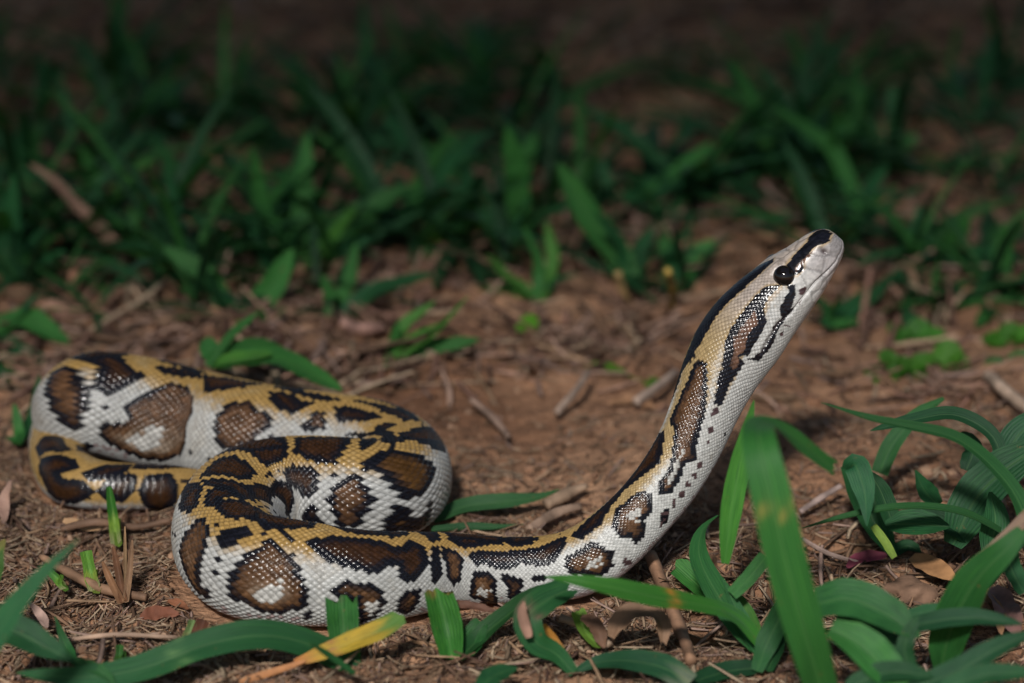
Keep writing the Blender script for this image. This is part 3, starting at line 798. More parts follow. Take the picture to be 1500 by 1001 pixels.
    for sgn in (1, -1):
        a = math.radians(EYE[0][1]) * sgn
        x, y = Bd.section(np.array([a]))
        out = Bd.Rt[i] * x[0] + Bd.D[i] * y[0]
        pos = Bd.C[i] + Bd.Rt[i] * (Bd.a[i] * x[0]) + Bd.D[i] * (Bd.r[i] * y[0]) - out * .0012
        bm = bmesh.new(); bmesh.ops.create_uvsphere(bm, u_segments=40, v_segments=24, radius=.0033)
        e_me = bpy.data.meshes.new('eye'); bm.to_mesh(e_me); bm.free()
        for p in e_me.polygons: p.use_smooth = True
        o = link('eye', e_me, M_EYE, root); o.location = pos
        o['label'] = 'glossy black eye'
        # ring of small shields round the eye
        bm = bmesh.new()
        q = Vector(out).to_track_quat('Z', 'Y')
        for k in range(64):
            pass
        bm.free()
    return root
SNAKE = build_snake()

# ---------------------------------------------------------------- litter on the soil
def fibres(n, xy, lens, wids, cols, seed, lift=.6, K=5):
    """bent dry straws lying about: one joined mesh of three-sided sticks"""
    r = np.random.default_rng(seed)
    L = r.uniform(*lens, n) * r.uniform(.5, 1, n); W = r.uniform(*wids, n)
    yaw = r.uniform(0, 2 * math.pi, n); bend = r.normal(0, .55, n); pit = np.abs(r.normal(0, .16, n)) * lift
    V = np.zeros((n, K, 4, 3)); t = np.linspace(-.5, .5, K)
    for k in range(K):
        a = yaw + bend * t[k]
        x = xy[:, 0] + np.cos(a) * L * t[k] + np.sin(yaw) * bend * L * t[k] ** 2 * .5
        y = xy[:, 1] + np.sin(a) * L * t[k] - np.cos(yaw) * bend * L * t[k] ** 2 * .5
        z = np.sin(pit) * L * (t[k] + .5)
        w = W * (1 - .55 * abs(t[k]) * r.uniform(.3, 1.6, n)) * .5
        th = w * r.uniform(.25, .6, n)
        sx, sy = -np.sin(a), np.cos(a)
        V[:, k, 0] = np.stack([x + sx * w, y + sy * w, z], 1)
        V[:, k, 1] = np.stack([x, y, z + th], 1)
        V[:, k, 2] = np.stack([x - sx * w, y - sy * w, z], 1)
        V[:, k, 3] = np.stack([x, y, z - th], 1)
    mid = ground_z(xy[:, 0], xy[:, 1])
    e0 = ground_z(V[:, 0, 1, 0], V[:, 0, 1, 1]); e1 = ground_z(V[:, -1, 1, 0], V[:, -1, 1, 1])
    for k in range(K):
        V[:, k, :, 2] += (np.maximum(e0 * (1 - k / (K - 1)) + e1 * k / (K - 1), mid - .001) + .0006)[:, None]
    b = (np.arange(n) * K * 4)[:, None, None]
    i = np.arange(K - 1)[:, None] * 4; j = np.arange(4)[None]
    F = np.stack([b + i + j, b + i + (j + 1) % 4, b + i + 4 + (j + 1) % 4, b + i + 4 + j], -1).reshape(-1, 4)
    cc = np.array(cols)[r.integers(0, len(cols), n)] * r.uniform(.55, 1.25, n)[:, None]
    C = np.repeat(cc, K * 4, 0)
    return V.reshape(-1, 3), F, C

def scatter(n, x0, x1, y0, y1, seed, keep=None, body=.003):
    r = np.random.default_rng(seed); out = np.zeros((0, 2))
    while len(out) < n:
        p = np.stack([r.uniform(x0, x1, n * 2), r.uniform(y0, y1, n * 2)], 1)
        k = r.random(len(p)) < (keep(p[:, 0], p[:, 1]) if keep else 1)
        p = p[k]
        if body is not None:
            p = p[near_body(p[:, 0], p[:, 1]) > body]
        out = np.vstack([out, p])
    return out[:n]

def dens(x, y):
    return np.clip(.12 + .88 * sst(vnoise(x * 30, y * 30, 8), .25, .65), 0, 1) * (1 - .93 * bare(x, y))
def dens_fine(x, y):
    return np.clip(.25 + .75 * sst(vnoise(x * 45, y * 45, 9), .3, .6), 0, 1) * (1 - .75 * bare(x, y))

STRAW = [(.30, .19, .115), (.24, .145, .09), (.38, .26, .17), (.17, .10, .065), (.30, .20, .16), (.20, .115, .07), (.13, .07, .05), (.42, .31, .21)]
parts = [fibres(34000, scatter(34000, -.24, .24, .62, .93, 21, dens_fine), (.002, .009), (.0003, .0010), STRAW, 22, 1.1, 3),
         fibres(3600, scatter(3600, -.24, .24, .60, 1.0, 23, dens), (.008, .026), (.0006, .0018), STRAW, 24, .9),
         fibres(6500, scatter(6500, -.42, .42, .95, 1.75, 25, dens), (.01, .045), (.0012, .0042), STRAW, 26, 1.2),
         fibres(3200, scatter(3200, -.26, .26, .93, 1.25, 27, dens), (.008, .030), (.0010, .0030), [(.42, .27, .20), (.34, .20, .14), (.26, .14, .10), (.16, .09, .065)], 28, 1.6),
         fibres(7000, scatter(7000, -.17, .05, .70, .95, 29, lambda x, y: (near_body(x, y) < .03) * (1 - .6 * bare(x, y)), .0008), (.002, .008), (.0003, .0009), STRAW, 30, 1.1, 3)]
off = 0; VV, FF, CC = [], [], []
for v, f, c in parts:
    VV.append(v); FF.append(f + off); CC.append(c); off += len(v)
tag(link('dry_litter', mesh_np('dry_litter', np.vstack(VV), np.vstack(FF), True, np.vstack(CC)), M_LITTER),
    'scattered brown straw fragments and plant fibres covering the soil', 'litter', kind='stuff')

def crumbs(n, xy, size, cols, seed):
    r = np.random.default_rng(seed)
    bm = bmesh.new(); bmesh.ops.create_icosphere(bm, subdivisions=1, radius=1)
    V0 = np.array([v.co[:] for v in bm.verts]); F0 = np.array([[v.index for v in f.verts] for f in bm.faces]); bm.free()
    m = len(V0)
    s = size[0] * (size[1] / size[0]) ** (r.random(n) ** 2.2)
    V = V0[None] * (1 + r.normal(0, .30, (n, m, 1))) * s[:, None, None] * r.uniform(.55, 1.2, (n, 1, 3))
    V[:, :, 0] += xy[:, :1]; V[:, :, 1] += xy[:, 1:]
    V[:, :, 2] += (ground_z(xy[:, 0], xy[:, 1]) + s * .35)[:, None]
    F = (F0[None] + (np.arange(n) * m)[:, None, None]).reshape(-1, 3)
    cc = np.array(cols)[r.integers(0, len(cols), n)] * r.uniform(.6, 1.2, n)[:, None]
    return V.reshape(-1, 3), F, np.repeat(cc, m, 0)
SOILC = [(.28, .155, .095), (.22, .12, .07), (.33, .20, .125), (.18, .10, .06), (.38, .24, .16)]
v1 = crumbs(13000, scatter(13000, -.25, .25, .60, .98, 31, lambda x, y: .35 + .65 * dens_fine(x, y), .001), (.0003, .0017), SOILC, 32)
v2 = crumbs(3000, scatter(3000, -.42, .42, .98, 1.75, 33), (.001, .006), SOILC, 34)
tag(link('soil_crumbs', mesh_np('soil_crumbs', np.vstack([v1[0], v2[0]]), np.vstack([v1[1], v2[1] + len(v1[0])]), False, np.vstack([v1[2], v2[2]])), M_LITTER),
    'loose crumbs of reddish brown earth lying on the soil', 'soil crumbs', kind='stuff')

# ---------------------------------------------------------------- grass
G1 = (.034, .150, .040); G2 = (.018, .095, .040); G3 = (.060, .200, .040); G4 = (.016, .070, .032); GB = (.10, .26, .05)
DRYC = (.30, .18, .11); PINK = (.34, .20, .15); YEL = (.55, .36, .05); TAN = (.36, .22, .11); PURP = (.16, .05, .07); STEM = (.22, .36, .08)

def ribbon(pts, wid, col, face, fold=.35, twist=0.0, n=26, m=7, tipcol=None, tipfrom=.8, taper=None, wob=.06, seed=0, basecol=None, stripe=None, ragged=False):
    """a leaf blade along pts (world): returns mesh arrays; face = direction the flat side turns to"""
    r = np.random.default_rng(seed + 1000)
    pts = np.asarray(pts, float)
    c = catmull(pts, 30) if len(pts) > 2 else np.linspace(pts[0], pts[1], 60)
    s = np.concatenate([[0], np.cumsum(np.linalg.norm(np.diff(c, axis=0), axis=1))])
    t = np.linspace(0, 1, n)
    c = np.stack([np.interp(t * s[-1], s, c[:, k]) for k in range(3)], 1)
    c = smooth1(c, 1)
    T = np.gradient(c, axis=0); T /= np.linalg.norm(T, axis=1)[:, None]
    if taper is None:       # grass outline: slim base, widest below the middle, long point
        w = np.interp(t, [0, .12, .35, .6, .8, .93, 1], [.55, .85, 1, .95, .72, .36, .03])
    else:
        w = np.interp(t, np.linspace(0, 1, len(taper)), taper)
    W = np.interp(t, np.linspace(0, 1, len(wid)), wid) * w if hasattr(wid, '__len__') else wid * w
    Fd = np.asarray(face, float)
    if Fd.ndim == 1: Fd = np.repeat(Fd[None], n, 0)
    tw = np.interp(t, np.linspace(0, 1, len(twist)), twist) if hasattr(twist, '__len__') else np.full(n, twist)
    Sd = np.cross(T, Fd); Sd /= np.maximum(np.linalg.norm(Sd, axis=1), 1e-9)[:, None]
    Nn = np.cross(Sd, T)
    ct, st_ = np.cos(tw)[:, None], np.sin(tw)[:, None]
    Sd, Nn = Sd * ct + Nn * st_, Nn * ct - Sd * st_
    x = np.linspace(-1, 1, m)
    ph = r.uniform(0, 6, 2)
    V = np.zeros((n, m, 3)); 
    for k in range(m):
        cup = fold * (abs(x[k]) ** 1.1)
        rip = wob * np.sin(t * 9 + ph[0] + x[k] * 1.5) * abs(x[k]) + wob * .5 * np.sin(t * 23 + ph[1]) * abs(x[k])
        V[:, k] = c + Sd * (W * .5 * x[k])[:, None] + Nn * (W * .5 * (cup + rip))[:, None]
    if ragged:
        V[-1] += T[-1][None] * r.normal(0, .10, (m, 1)) * np.max(W)
    C = np.tile(np.array(col), (n, m, 1)).astype(float)
    C *= (1 + .10 * np.sin(t * 5 + ph[0]))[:, None, None] * np.array((1.08, 1.0, .84))
    if basecol is not None:
        k = (1 - sst(t, .0, .35))[:, None, None]; C = C * (1 - k) + np.array(basecol) * k
    if tipcol is not None:
        k = sst(t[:, None] + .07 * np.sin(x * 5 + ph[1])[None], tipfrom, min(tipfrom + .18, 1.02))[..., None]
        C = C * (1 - k) + np.array(tipcol) * k
    if stripe is not None:          # discoloured patches across the blade
        for p0, wd, cc in stripe:
            k = (np.exp(-((t[:, None] - p0 + .012 * np.sin(x[None] * 4 + ph[0])) / wd) ** 2) * (.55 + .4 * np.sin(x[None] * 7 + ph[1])))[..., None]
            C = C * (1 - k) + np.array(cc) * k
    uv = np.stack([np.repeat(x[None] * .5 + .5, n, 0), np.repeat(t[:, None], m, 1)], -1)
    # real thickness: a second skin a little behind the first
    return V.reshape(-1, 3), grid_faces(n, m), C.reshape(-1, 3), uv.reshape(-1, 2)

CAMDIR = -C_F
UPV = np.array((0, 0, 1.0))
def pxpath(pts, d0=None, dd=0.0, zmin=.002, curve=1.0):
    """photo points to world points: the first stands on the soil (or at distance d0), the rest drift by dd metres in distance"""
    if d0 is None:
        g = at_height(*pts[0], 0.0); d0 = depth_of(g)
    out = []; n = len(pts)
    for k, p in enumerate(pts):
        f = k / max(n - 1, 1)
        dl = np.interp(f, np.linspace(0, 1, len(dd)), dd) if hasattr(dd, '__len__') else dd * f ** curve
        q = at_depth(p[0], p[1], d0 + dl)
        if q[2] < zmin:
            q = at_height(p[0], p[1], zmin)
        out.append(q)
    return np.array(out), d0

_seed = [0]
def blade(parent, pts, w, col=G1, d0=None, dd=0.0, face=None, name='blade', mat=None, z=.002, label=None, **kw):
    _seed[0] += 1
    P, d = pxpath(pts, d0, dd, z)
    ww = (np.array(w) if hasattr(w, '__len__') else w) * KPX * d
    f = (CAMDIR * .75 + UPV * .65) if face is None else np.array(face, float)
    V, F, C, U = ribbon(P, ww, col, f, seed=_seed[0], **kw)
    org = np.array(parent.location) if parent is not None else V[0]
    me = mesh_np(name, V - org, F, True, C, U)
    o = link(name, me, mat or M_GREEN, parent)
    if parent is None: o.location = org
    if label: o['label'] = label
    return o

def plant(px, py, label, cat='grass plant', name='grass_plant', group=None):
    g = at_height(px, py, 0.0); g[2] = float(ground_z(g[0], g[1]))
    o = empty(name, g); tag(o, label, cat, group)
    return o

# ---- foreground plants, blade by blade
p = plant(515, 984, 'grass plant in front of the coil with a cut green stub and yellow-tipped blade')
blade(p, [(528, 985), (500, 966), (440, 940), (380, 931), (300, 945), (206, 980), (120, 992), (20, 985)], 47, (.020, .105, .042), dd=[0, -.012, -.022, -.03], twist=[.6, .1, 0, .2, .5], fold=.22, stripe=[(.55, .02, (.10, .22, .08))], n=40)
blade(p, [(512, 985), (505, 940), (500, 876)], 47, (.030, .150, .038), dd=.0, fold=.5, taper=[.75, .9, .95, 1, 1], ragged=True, tipcol=(.05, .12, .04), tipfrom=.96)
blade(p, [(430, 972), (470, 958), (520, 938), (560, 922), (588, 903)], 34, (.48, .36, .05), d0=.775, dd=.004, fold=.2, taper=[.3, .7, .95, 1, .8], basecol=(.55, .22, .08), tipcol=(.10, .22, .04), tipfrom=.72, ragged=True, stripe=[(.35, .05, (.42, .17, .08))])
blade(p, [(520, 988), (480, 960), (452, 942)], 12, (.024, .12, .045), d0=.765, dd=-.012)
blade(p, [(350, 1000), (400, 985), (450, 968)], 12, (.40, .19, .09), d0=.77, dd=.004, mat=M_DRY)

p = plant(662, 962, 'grass plant beside the neck with a mown flat green stub')
blade(p, [(662, 968), (655, 925), (640, 866)], 46, (.040, .185, .036), fold=.75, taper=[.7, .9, 1, 1, .9], ragged=True, tipcol=(.22, .16, .05), tipfrom=.96)
blade(p, [(668, 966), (690, 940), (705, 912)], 40, (.022, .115, .034), dd=.004, taper=[.5, .9, 1, .9, .6], ragged=True)
blade(p, [(672, 968), (700, 938), (742, 903), (785, 872), (832, 857)], 33, (.018, .080, .028), dd=[0, .004, .0, -.006], fold=.45, twist=.3, tipcol=(.04, .035, .03), tipfrom=.82)
blade(p, [(668, 965), (640, 950), (600, 938)], 9, DRYC, dd=.004, mat=M_DRY)

p = plant(838, 986, 'grass plant with folded torn blade and orange edge beside the neck')
blade(p, [(842, 988), (815, 958), (785, 942), (772, 905), (800, 880), (838, 862)], 44, (.022, .110, .042), dd=[0, -.006, -.008, -.004, 0], fold=.35, taper=[.35, .7, .95, 1, .9], ragged=True, stripe=[(.62, .05, (.16, .11, .08))], twist=[0, .3, -.2, .3])
blade(p, [(836, 978), (812, 940), (795, 915)], 14, (.50, .24, .06), dd=-.004, taper=[.5, 1, 1, .6])
blade(p, [(775, 935), (765, 900), (768, 880)], 16, (.28, .17, .14), d0=.775, dd=0, mat=M_DRY)
blade(p, [(880, 950), (858, 925), (845, 897)], 24, (.16, .32, .06), dd=.004, fold=.8, taper=[.9, 1, 1, .9], ragged=True)
blade(p, [(838, 986), (870, 972), (920, 968), (975, 980), (1010, 1004)], 40, (.018, .085, .045), dd=[0, -.01, -.02], fold=.25, tipcol=(.16, .20, .14), tipfrom=.78, taper=[.15, .6, .9, 1, .9])
blade(p, [(700, 1010), (725, 990), (758, 978)], 34, (.020, .10, .045), d0=.755, dd=.01, taper=[.5, 1, .8, .1])

p = plant(1125, 972, 'large grass plant with a broad folded-over blade, before the snake throat')
blade(p, [(1130, 965), (1080, 905), (1020, 885), (965, 876), (900, 862), (840, 850), (796, 845)], 34, (.045, .200, .035), dd=[0, -.012, -.022, -.03, -.035, -.03], fold=.18, stripe=[(.50, .02, (.55, .22, .04)), (.22, .08, (.05, .16, .06))], n=40, taper=[.4, .7, .8, .85, 1, .95, .6, .06])
blade(p, [(1062, 828), (1068, 770), (1080, 700), (1093, 640), (1105, 584)], 32, (.060, .240, .045), d0=.80, dd=-.008, fold=.5, taper=[.35, .75, 1, 1, .85, .55, .05])
blade(p, [(1112, 955), (1080, 915), (1050, 870), (1024, 815), (1030, 775), (1056, 754)], 36, (.028, .135, .045), dd=[0, .0, .01, .02, .025], fold=.35, twist=[.2, .2, 0, .4, 1.0], taper=[.5, .9, 1, 1, .8, .5, .3])
blade(p, [(1115, 960), (1085, 905), (1058, 845)], 24, (.030, .150, .055), dd=.004, taper=[.8, 1, .9, .6, .05])
blade(p, [(1046, 880), (1020, 856), (990, 828)], 34, (.040, .18, .04), dd=.006, fold=.3, taper=[.6, .85, 1, 1], ragged=True)
blade(p, [(1072, 872), (1098, 846), (1122, 815)], 24, (.035, .165, .045), d0=.80, dd=.0, taper=[.8, 1, 1, .9], fold=.2)
blade(p, [(1205, 1020), (1180, 930), (1150, 820), (1128, 720), (1112, 650), (1118, 620), (1150, 632), (1190, 664), (1224, 688)], [58, 62, 64, 62, 58, 48, 42, 36, 34], (.034, .165, .042), d0=.74, dd=[0, -.018, -.028, -.025, 0.0, .012, .02], fold=.12, n=48, taper=[.95, 1, 1, 1, 1, .95, .9, .9, .8], stripe=[(.44, .012, (.28, .26, .07))], ragged=True)
blade(p, [(1108, 985), (1125, 940), (1150, 890), (1160, 860)], 34, (.024, .115, .042), dd=-.004, taper=[.5, 1, 1, .8])
blade(p, [(1125, 985), (1140, 930), (1138, 880)], 26, (.016, .075, .03), dd=.01, taper=[.5, 1, .8, .1])
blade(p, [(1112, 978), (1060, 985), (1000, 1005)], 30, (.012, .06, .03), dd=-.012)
blade(p, [(1110, 950), (1095, 905), (1070, 860)], 26, (.06, .19, .045), dd=.008, basecol=STEM)

p = plant(1300, 985, 'grass plant with broad arching leaves beside the plant with the folded-over blade')
blade(p, [(1195, 885), (1240, 878), (1290, 895), (1348, 934)], 62, (.026, .125, .042), d0=.765, dd=-.01, taper=[.8, 1, 1, .85, .1], fold=.25)
blade(p, [(1215, 920), (1260, 945), (1300, 985), (1320, 1010)], 60, (.034, .165, .042), d0=.75, dd=-.006, taper=[.5, .9, 1, .95, .6], fold=.3)
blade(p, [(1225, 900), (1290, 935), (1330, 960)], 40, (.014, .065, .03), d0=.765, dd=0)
blade(p, [(1378, 985), (1392, 925), (1430, 850), (1470, 810), (1500, 775)], 60, (.026, .135, .038), dd=[0, -.02, -.03, -.03], fold=.3, taper=[.3, .85, 1, .95, .7, .3])
blade(p, [(1390, 880), (1420, 840), (1465, 800), (1510, 750)], 26, (.20, .20, .11), d0=.775, dd=0, basecol=(.10, .20, .05), tipcol=(.30, .20, .15), tipfrom=.5, taper=[.5, 1, .9, .7])
blade(p, [(1320, 905), (1370, 895), (1430, 905)], 22, (.022, .11, .05), d0=.775, dd=.0)
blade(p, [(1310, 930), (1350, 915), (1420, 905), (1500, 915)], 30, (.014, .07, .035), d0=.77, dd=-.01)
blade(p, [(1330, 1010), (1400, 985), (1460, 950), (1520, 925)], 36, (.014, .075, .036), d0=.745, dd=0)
blade(p, [(1380, 1010), (1440, 990), (1520, 985)], 32, (.020, .10, .045), d0=.735, dd=0)
blade(p, [(1240, 1010), (1300, 985), (1370, 992)], 34, (.016, .08, .035), d0=.745, dd=0)
blade(p, [(1340, 1000), (1325, 950), (1345, 900)], 26, (.018, .085, .035), d0=.755, dd=0)

p = plant(1305, 812, 'grass shoot with one drooping bent leaf tip, beside the purple red leaf scrap')
blade(p, [(1308, 815), (1285, 775), (1262, 725), (1246, 680)], 46, (.020, .100, .038), dd=.004, fold=.45, taper=[.3, .8, 1, 1, .8], ragged=True)
blade(p, [(1244, 690), (1252, 680), (1266, 720), (1270, 772)], 38, (.022, .115, .055), d0=.812, dd=-.01, taper=[.6, 1, .9, .5, .04], face=(0, -.9, .35), fold=.2)
blade(p, [(1310, 818), (1296, 795), (1278, 770)], 14, STEM, d0=.825, dd=0, taper=[.7, 1, 1, .8])
blade(p, [(1296, 770), (1335, 768), (1392, 772)], 44, (.018, .095, .038), d0=.835, dd=-.004, taper=[.3, .9, 1, .8, .1])
blade(p, [(1306, 812), (1330, 800), (1350, 810)], 20, (.018, .08, .036), dd=-.004)
blade(p, [(1375, 742), (1355, 720), (1340, 688)], 34, (.022, .115, .05), d0=.86, dd=-.004, taper=[.5, 1, .9, .5, .05])
blade(p, [(1310, 775), (1290, 720), (1272, 690)], 30, (.014, .07, .03), d0=.84, dd=0)

p = plant(1480, 800, 'grass plant with thin arching blades reaching over soil towards the snake')
blade(p, [(1468, 782), (1420, 757), (1360, 745), (1290, 748), (1230, 760), (1172, 775)], 19, (.022, .10, .034), d0=.825, dd=[0, -.004, -.01, -.01], face=(0, -.3, 1), fold=.5, taper=[.8, 1, 1, .9, .6, .1])
blade(p, [(1515, 810), (1490, 730), (1450, 680), (1400, 642), (1330, 625), (1270, 612), (1200, 589)], [30, 28, 24, 20, 18, 16, 14], (.024, .110, .040), d0=.81, dd=[0, -.004, -.01, -.014], fold=.5, taper=[1, 1, 1, 1, .9, .7, .1], n=40)
blade(p, [(1470, 690), (1455, 640), (1400, 608), (1340, 615), (1272, 632)], 24, (.015, .075, .036), d0=.845, dd=[0, .004, 0], fold=.4)
blade(p, [(1288, 695), (1305, 655), (1340, 612), (1384, 583)], 28, (.026, .125, .042), d0=.885, dd=0, taper=[.9, 1, .9, .7, .2])
blade(p, [(1395, 800), (1430, 730), (1470, 690), (1515, 660)], 70, (.018, .090, .040), d0=.845, dd=-.006, taper=[.4, .9, 1, .9, .6], fold=.2)
blade(p, [(1460, 700), (1490, 640), (1520, 615)], 44, (.020, .10, .05), d0=.87, dd=0, taper=[.5, 1, 1, .8])
blade(p, [(1450, 810), (1458, 760), (1450, 720)], 42, (.020, .105, .042), d0=.83, dd=0, taper=[.6, 1, 1, .7, .1])
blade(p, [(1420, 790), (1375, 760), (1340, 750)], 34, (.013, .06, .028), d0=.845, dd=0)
blade(p, [(1500, 870), (1478, 820), (1486, 770)], 30, (.020, .10, .045), d0=.80, dd=0)
blade(p, [(1440, 860), (1470, 815), (1505, 790)], 28, (.013, .065, .03), d0=.81, dd=0)
blade(p, [(1415, 690), (1425, 660), (1408, 632)], 30, (.012, .06, .03), d0=.86, dd=0)

p = plant(60, 985, 'grass plant with a blurred pointed slanting blade near the cut yellow-green shoots')
blade(p, [(-60, 1030), (-10, 935), (50, 855), (118, 787)], 46, (.026, .125, .060), d0=.72, dd=[0, -.01, -.01], taper=[.9, 1, .85, .5, .03], fold=.15)
blade(p, [(-30, 915), (20, 925), (70, 950), (110, 970)], 54, (.016, .088, .036), d0=.765, dd=-.004, taper=[.7, 1, .9, .6, .06], fold=.3)
blade(p, [(110, 972), (96, 945), (80, 902)], 17, (.022, .11, .038), dd=.0, taper=[.5, 1, .9, .5, .1])
blade(p, [(-20, 860), (-5, 815), (8, 790)], 40, (.06, .15, .04), d0=.79, dd=0, taper=[.8, 1, 1, .5, .1], tipcol=(.2, .18, .05), tipfrom=.7)
blade(p, [(105, 968), (150, 985), (170, 1005)], 18, (.03, .13, .045), d0=.765, dd=-.004)

p = plant(632, 762, 'two narrow green blades lying on bare soil behind the neck base')
blade(p, [(632, 764), (680, 742), (740, 735), (790, 728), (822, 716)], 27, (.040, .135, .060), dd=[0, .004, .012], fold=.3, taper=[.5, .9, 1, .9, .5, .05])
blade(p, [(630, 776), (680, 772), (730, 772), (768, 768)], 13, (.030, .11, .05), dd=[0, 0, .004], taper=[.7, 1, 1, .6, .1])

# cut shoots by the tail
for (label, st, w, c, tc) in [
    ('tall pale green shoot stub with a sharp tip standing before the tail', [(172, 800), (168, 765), (160, 712)], 16, (.20, .36, .07), (.05, .20, .03)),
    ('short yellow-green cut shoot stub beside the split brown stem', [(143, 868), (134, 840), (127, 806)], 20, (.24, .36, .08), (.16, .36, .06)),
    ('short green shoot end sticking out of dry straw', [(98, 862), (85, 848), (64, 828)], 13, (.14, .32, .06), (.10, .28, .06)),
    ('small split pale shoot stub by the front coil', [(268, 950), (278, 925), (284, 908)], 15, (.34, .38, .20), (.20, .30, .12)),
    ('small dark green shoot poking up before the long leaf', [(175, 975), (176, 960), (176, 944)], 13, (.06, .18, .04), (.05, .16, .04))]:
    p = plant(*st[0], label, 'shoot', 'shoot_stub')
    blade(p, st, w, c, fold=1.1, taper=[1, 1, .95, .85, .45 if w == 16 else .9], tipcol=tc, tipfrom=.45, basecol=(.40, .42, .20), name='sheath', face=CAMDIR)
    blade(p, [(st[0][0] + 3, st[0][1] + 2), (st[1][0] + 5, st[1][1] + 8), (st[1][0] + 6, st[1][1] - 6)], w * .7, tuple(.7 * q for q in c), fold=.9, taper=[1, 1, .9, .5], name='sheath', face=CAMDIR, dd=.002)
p = plant(182, 882, 'split brown dry stem standing before the tail', 'dry shoot', 'withered_shoot')
for st, w, c in [([(182, 884), (176, 850), (166, 800)], 12, (.15, .075, .045)), ([(184, 884), (190, 840), (194, 790)], 10, (.24, .15, .10)), ([(180, 884), (160, 845), (150, 822)], 12, (.22, .12, .07)), ([(186, 882), (184, 830), (183, 770)], 6, (.27, .18, .11)), ([(178, 880), (178, 845), (190, 805)], 13, (.21, .125, .085))]:
    blade(p, st, w, c, fold=.8, taper=[1, 1, .9, .8, .3], mat=M_DRY, name='splinter', face=CAMDIR)
p = plant(292, 952, 'dark red broken stem piece by the front coil', 'dry shoot', 'withered_shoot')
blade(p, [(284, 952), (292, 930), (300, 908)], 22, (.10, .040, .026), fold=.7, taper=[.8, 1, 1, .9], mat=M_DRY, name='sheath')

# ---- blurred tufts behind the snake, blade by blade
def tuft(label, base, blades, near=None, group=None):
    p = plant(base[0], base[1], label, group=group)
    d = near or depth_of(np.array(p.location))
    r = np.random.default_rng(int(base[0] * 7 + base[1]))
    for b in blades:
        tx, ty, w = b[:3]; col = b[3] if len(b) > 3 else G1
        bend = b[4] if len(b) > 4 else r.uniform(-.12, .12)
        bx = base[0] + r.uniform(-8, 8); by = base[1] + r.uniform(-3, 3)
        mx, my = (bx + tx) / 2, (by + ty) / 2
        L = math.hypot(tx - bx, ty - by)
        mx += -(ty - by) * bend; my += (tx - bx) * bend - .06 * L
        q = [(bx, by), (bx * .5 + mx * .5 + 2, by * .5 + my * .5 - .02 * L), (mx, my), (tx * .5 + mx * .5, ty * .5 + my * .5), (tx, ty)]
        blade(p, q, w, tuple(np.array(col) * r.uniform(.95, 1.45)), d0=d, dd=r.uniform(-.03, .03), n=16, m=5, twist=r.uniform(-.5, .5), fold=r.uniform(.1, .4))
    return p
tuft('grass tuft behind the mid coil with a long blade pointing at the neck', (562, 545), [(706, 497, 26, G1), (640, 440, 20, G3), (585, 468, 16, G1), (660, 470, 14, G3), (690, 430, 12, G3)])
tuft('small bright grass tuft with splayed pointed blades behind the soil patch', (790, 445), [(711, 372, 22, G3), (800, 322, 22, G3), (690, 430, 16, G3), (765, 330, 18, G1), (850, 400, 16, G2), (740, 420, 20, G3)])
tuft('tall blurred grass plant with two upright broad blades', (762, 360), [(742, 182, 36, G1), (785, 192, 34, G1), (650, 262, 22, G2), (840, 300, 24, G2)])
tuft('grass plant with one broad pointed blade leaning away from the snake head', (925, 420), [(815, 235, 42, G1), (960, 330, 26, G2), (870, 310, 20, G2)])
tuft('dim grass plant with a wide blade sweeping up towards the head', (890, 335), [(1046, 205, 34, G1), (960, 260, 26, G2), (880, 230, 20, G2)])
tuft('grass plant with a tall slanting blade above the snake head', (1258, 338), [(1128, 152, 32, G1), (1180, 260, 26, G2), (1300, 240, 26, G2), (1060, 315, 30, G1)])
tuft('leafy grass clump the snout points at', (1365, 402), [(1285, 300, 42, G1), (1480, 372, 30, G2), (1255, 425, 30, G2), (1325, 495, 28, G2), (1420, 310, 30, G1), (1345, 300, 30, G2), (1440, 440, 26, G2)])
tuft('broad blurred grass clump above the rear coil', (440, 405), [(368, 215, 30, G1), (450, 190, 32, G1), (525, 300, 26, G3), (600, 270, 42, G1), (560, 350, 26, G2), (340, 330, 26, G2)])
tuft('grass plant with drooping broad leaves over the rear coil', (352, 475), [(430, 362, 38, G1), (238, 360, 32, G1), (300, 400, 26, G2), (410, 430, 26, G3)])
tuft('thin upright grass blades behind the rear coil', (482, 482), [(522, 352, 24, G1), (470, 400, 20, G1), (560, 410, 26, G2), (640, 400, 30, G2)])
tuft('grass plant with narrow crossed blades behind the dry pinkish blade', (135, 335), [(118, 212, 24, G1), (235, 222, 24, G3), (155, 295, 22, G1), (60, 280, 24, G2), (200, 290, 24, G1)])
tuft('broad leaf lying against the top of the rear coil', (310, 535), [(505, 575, 44, G1, -.08), (300, 495, 30, G1), (400, 520, 36, G3), (380, 455, 18, G1), (450, 535, 34, G1, -.1)], near=.985)
tuft('grass plant with thick blade behind the bend of the tail', (-30, 500), [(105, 505, 38, G1, -.2), (75, 540, 56, G4, .1), (60, 430, 28, G2), (30, 640, 20, G2)])
tuft('narrow curled grass leaves touching the bend of the tail', (28, 650), [(58, 545, 14, G2), (20, 590, 16, G1), (52, 620, 14, G3), (10, 640, 18, G1)])
tuft('dark grass clump behind the vivid green weeds', (640, 255), [(558, 165, 28, G2), (672, 262, 26, G1), (705, 190, 26, G2), (600, 200, 26, G1), (520, 220, 26, G2)])
tuft('tall dim grass blades behind the leafy grass clump', (1290, 262), [(1250, 82, 24, G1), (1305, 120, 26, G2), (1345, 195, 26, G1), (1220, 190, 24, G2)])
tuft('grass plant with drooping blades behind the pale dry twig', (1462, 430), [(1468, 325, 26, G1), (1510, 305, 30, G1), (1428, 480, 22, G1), (1400, 370, 24, G2), (1520, 400, 28, G2)])
